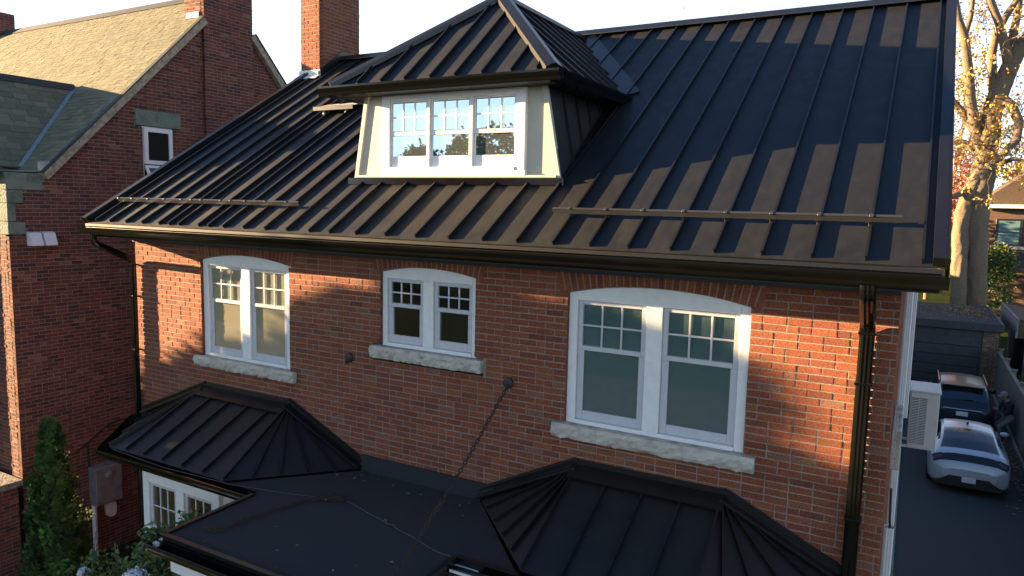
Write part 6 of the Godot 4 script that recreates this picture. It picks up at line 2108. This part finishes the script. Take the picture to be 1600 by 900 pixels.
	solid(mb, "hedge", mats.leaf, Vector3(4.9, -EYE, -18), "low green hedge growing behind the wooden fence", "hedge")
	mb = MB.new()
	hl = []
	for k in 46: hl.append([Vector3(-110.0 + k * 6.2 + rr.randf_range(-2, 2), -EYE + rr.randf_range(2.5, 5.0), -128.0 + rr.randf_range(-6, 6)), Vector3(5.0, rr.randf_range(4.0, 6.5), 4.0)])
	var far_pal := pal_g.duplicate()
	far_pal.append_array([Color(0.20, 0.13, 0.04), Color(0.24, 0.17, 0.05)])
	crown(mb, hl, 3800, 6, 0.8, far_pal, rr, 0.7)
	solid(mb, "distant_wood", mats.leaf, Vector3(0, -EYE, -128), "distant belt of trees along the horizon behind the houses", "trees", "", "stuff")
	mb = MB.new()
	hl = []
	for k in 46: hl.append([Vector3(-150.0 + k * 6.2 + rr.randf_range(-2, 2), -EYE + rr.randf_range(2.5, 4.5), 70.0 + rr.randf_range(-6, 6)), Vector3(5.0, rr.randf_range(4.0, 6.0), 4.0)])
	crown(mb, hl, 3400, 6, 0.7, pal_g, rr, 0.7)
	solid(mb, "street_wood", mats.leaf, Vector3(-20, -EYE, 70), "belt of trees beyond the far side of the street", "trees", "", "stuff")
	var g2 := "bare trees behind the roof ridge"
	bare_tree("bare_tree", "bare reddish tree top just above the ridge near the dormer", Vector3(-12.4, -EYE, -40.0), 15.6, 106, g2)
	bare_tree("bare_tree_001", "bare tree top above the ridge left of the forked tree", Vector3(-7.0, -EYE, -34.0), 16.8, 107, g2)

func build_rear_block() -> void:
	# unseen long block and tree, added to keep driveway and distant house in shade
	var B := thing("added_shade_block", "long low unseen block added behind the brick house to shade the driveway", "sun_blocker", Vector3(-12.5, -EYE, -27.0))
	var mb := MB.new()
	mb.box(Vector3(-16.0, -EYE, -41.0), Vector3(-9.0, -2.6, -9.8))
	part(mb, "walls", B, mats.brown_brick)
	mb = MB.new()
	mb.prism(PackedVector2Array([Vector2(-16.3, -2.6), Vector2(-8.7, -2.6), Vector2(-12.5, -0.9)]), Vector3(0, 0, -9.6), Basis(), -31.6, 0.0)
	part(mb, "roof", B, mats.brown_tile)
	var pal := [Color(0.055, 0.085, 0.022), Color(0.040, 0.070, 0.018), Color(0.075, 0.10, 0.028)]
	var b := Vector3(-6.0, -EYE, -51.0)  # tree added out of view, its crown sized to shade the distant house
	broad_tree("yard_tree_001", "broad tree added out of view behind the metal roof to shade the distant house", b, 8.0, [[b + Vector3(0, 6.4, 0), Vector3(3.0, 3.6, 3.6)], [b + Vector3(0.5, 4.0, 3.5), Vector3(2.6, 3.4, 3.0)], [b + Vector3(-0.5, 5.4, -4.0), Vector3(2.6, 3.6, 3.4)]], 1500, 7, 0.34, pal, 131, "", 0.25)

func build_street_trees() -> void:
	var pal := [Color(0.055, 0.085, 0.022), Color(0.040, 0.070, 0.018), Color(0.075, 0.10, 0.028)]
	# the tree in the neighbour's front yard whose crown shades the lower front of the brick house
	var b := Vector3(-20.0, -EYE, 4.8)
	var lobes := [[Vector3(-20.0, -1.2, 5.9), Vector3(1.5, 0.9, 0.5)], [Vector3(-20.0, -1.4, 4.8), Vector3(1.4, 0.9, 0.5)], [Vector3(-20.0, -0.3, 4.05), Vector3(1.5, 0.9, 0.4)], [Vector3(-20.0, -3.5, 3.25), Vector3(1.5, 1.5, 0.55)], [Vector3(-20.3, -1.7, 3.7), Vector3(1.8, 1.2, 0.8)], [Vector3(-20.0, -0.8, 4.4), Vector3(1.8, 1.4, 0.7)], [Vector3(-20.2, -1.2, 5.4), Vector3(1.9, 1.3, 1.0)], [Vector3(-20.0, -1.3, 6.4), Vector3(1.8, 1.3, 1.0)], [Vector3(-19.8, -2.2, 7.2), Vector3(1.6, 1.1, 0.8)], [Vector3(-19.8, -2.6, 5.2), Vector3(1.9, 1.2, 1.6)]]
	for q in [[2.75, -1.2], [3.0, -0.45], [3.3, 0.15], [3.62, 0.8], [3.85, 1.35], [4.15, 1.7], [4.45, 1.8], [4.75, 1.0], [5.1, 0.6], [5.6, 0.2], [6.2, 0.2]]:
		lobes.append([Vector3(-20.0, q[1] - 0.55, q[0]), Vector3(1.2, 0.55, 0.24)])
	broad_tree("yard_tree", "leafy tree in the front yard of the gabled house", b, 8.4, lobes, 5600, 7, 0.20, pal, 111, "", 0.2, 0.55)
	# trees across the street, mirrored in the dormer window
	var grp := "trees across the street"
	var spots := [[-26.8, 37.0, 5.6, 2.6, "tall dark tree across the street, nearest the driveway"], [-30.4, 39.0, 5.3, 2.3, "rounded tree across the street, second from the driveway"], [-33.6, 37.5, 4.3, 1.7, "smallest tree across the street, third from the driveway"], [-22.0, 41.0, 4.2, 2.8, "broad tree across the street, opposite the driveway"], [-40.0, 42.0, 4.0, 3.2, "spreading tree across the street, farthest to the left"]]
	for i in spots.size():
		var q: Array = spots[i]
		b = Vector3(q[0], -EYE, q[1])
		var rr: float = q[3]
		var lb := [[b + Vector3(0, EYE + q[2] - rr * 0.9, 0), Vector3(rr * 0.75, rr * 0.9, rr * 0.8)], [b + Vector3(-rr * 0.4, EYE + q[2] - rr * 1.9, 0), Vector3(rr * 0.85, rr, rr)], [b + Vector3(rr * 0.45, EYE + q[2] - rr * 1.8, 0.3), Vector3(rr * 0.8, rr, rr)], [b + Vector3(0, EYE + q[2] - rr * 2.7, 0), Vector3(rr, rr, rr)]]
		broad_tree("street_tree" if i == 0 else "street_tree_%03d" % i, q[4], b, EYE + q[2], lb, 1300, 7, 0.38, pal, 120 + i, grp, 0.22)

func _ready() -> void:
	cam_basis = Basis.from_euler(Vector3(deg_to_rad(-6.5226), deg_to_rad(29.0915), deg_to_rad(1.293)))
	var cam := Camera3D.new()
	cam.name = "camera"
	cam.fov = rad_to_deg(2.0 * atan(450.0 / FOCAL))
	cam.near = 0.1
	cam.far = 1200.0
	cam.transform = Transform3D(cam_basis, lift(Vector3(0, 0, CAM_Z)))
	add_child(cam)
	cam.current = true
	var sky_m := ProceduralSkyMaterial.new()
	sky_m.sky_top_color = lin(0.008, 0.023, 0.060)
	sky_m.sky_horizon_color = lin(0.28, 0.34, 0.40)
	sky_m.sky_curve = 0.25
	sky_m.ground_horizon_color = lin(0.06, 0.058, 0.055)
	sky_m.ground_bottom_color = lin(0.02, 0.02, 0.02)
	sky_m.sun_angle_max = 0.0
	var sky := Sky.new()
	sky.sky_material = sky_m
	var env := Environment.new()
	env.background_mode = Environment.BG_SKY
	env.sky = sky
	env.tonemap_mode = Environment.TONE_MAPPER_LINEAR
	env.tonemap_exposure = 7.2
	env.sdfgi_enabled = true
	env.ssao_enabled = true
	env.ssil_enabled = true
	var we := WorldEnvironment.new()
	we.name = "environment"
	we.environment = env
	add_child(we)
	var sun := DirectionalLight3D.new()
	sun.name = "sun"
	sun.light_energy = 1.6
	sun.light_color = Color(1.0, 0.84, 0.63)
	sun.light_angular_distance = 0.5
	sun.shadow_enabled = true
	add_child(sun)
	var sd := Vector3(0.955, -0.163, -0.248).normalized()
	sun.transform = Transform3D(Basis.looking_at(sd, Vector3.UP), lift(Vector3(-20, 10, 10)))
	make_materials()
	build_drive()
	var house := build_house()
	build_dormer(house)
	build_chimney(house)
	build_bay(house, -9.07, -7.37, -9.50, -7.17, -10.55, -6.04, [-9.14, -8.76, -8.38, -7.98, -7.58], 3, 5)
	build_bay(house, -3.016, -1.468, -3.02, -1.46, -4.26, -0.18, [-2.62, -2.22, -1.83], 5, 5)
	build_porch(house)
	build_side_fittings(house)
	build_neighbour()
	build_meter()
	build_chains()
	build_debris()
	build_cedar()
	build_shrub()
	build_silver_car()
	build_black_car()
	build_person()
	build_maple()
	build_background()
	build_rear_block()
	build_street_trees()
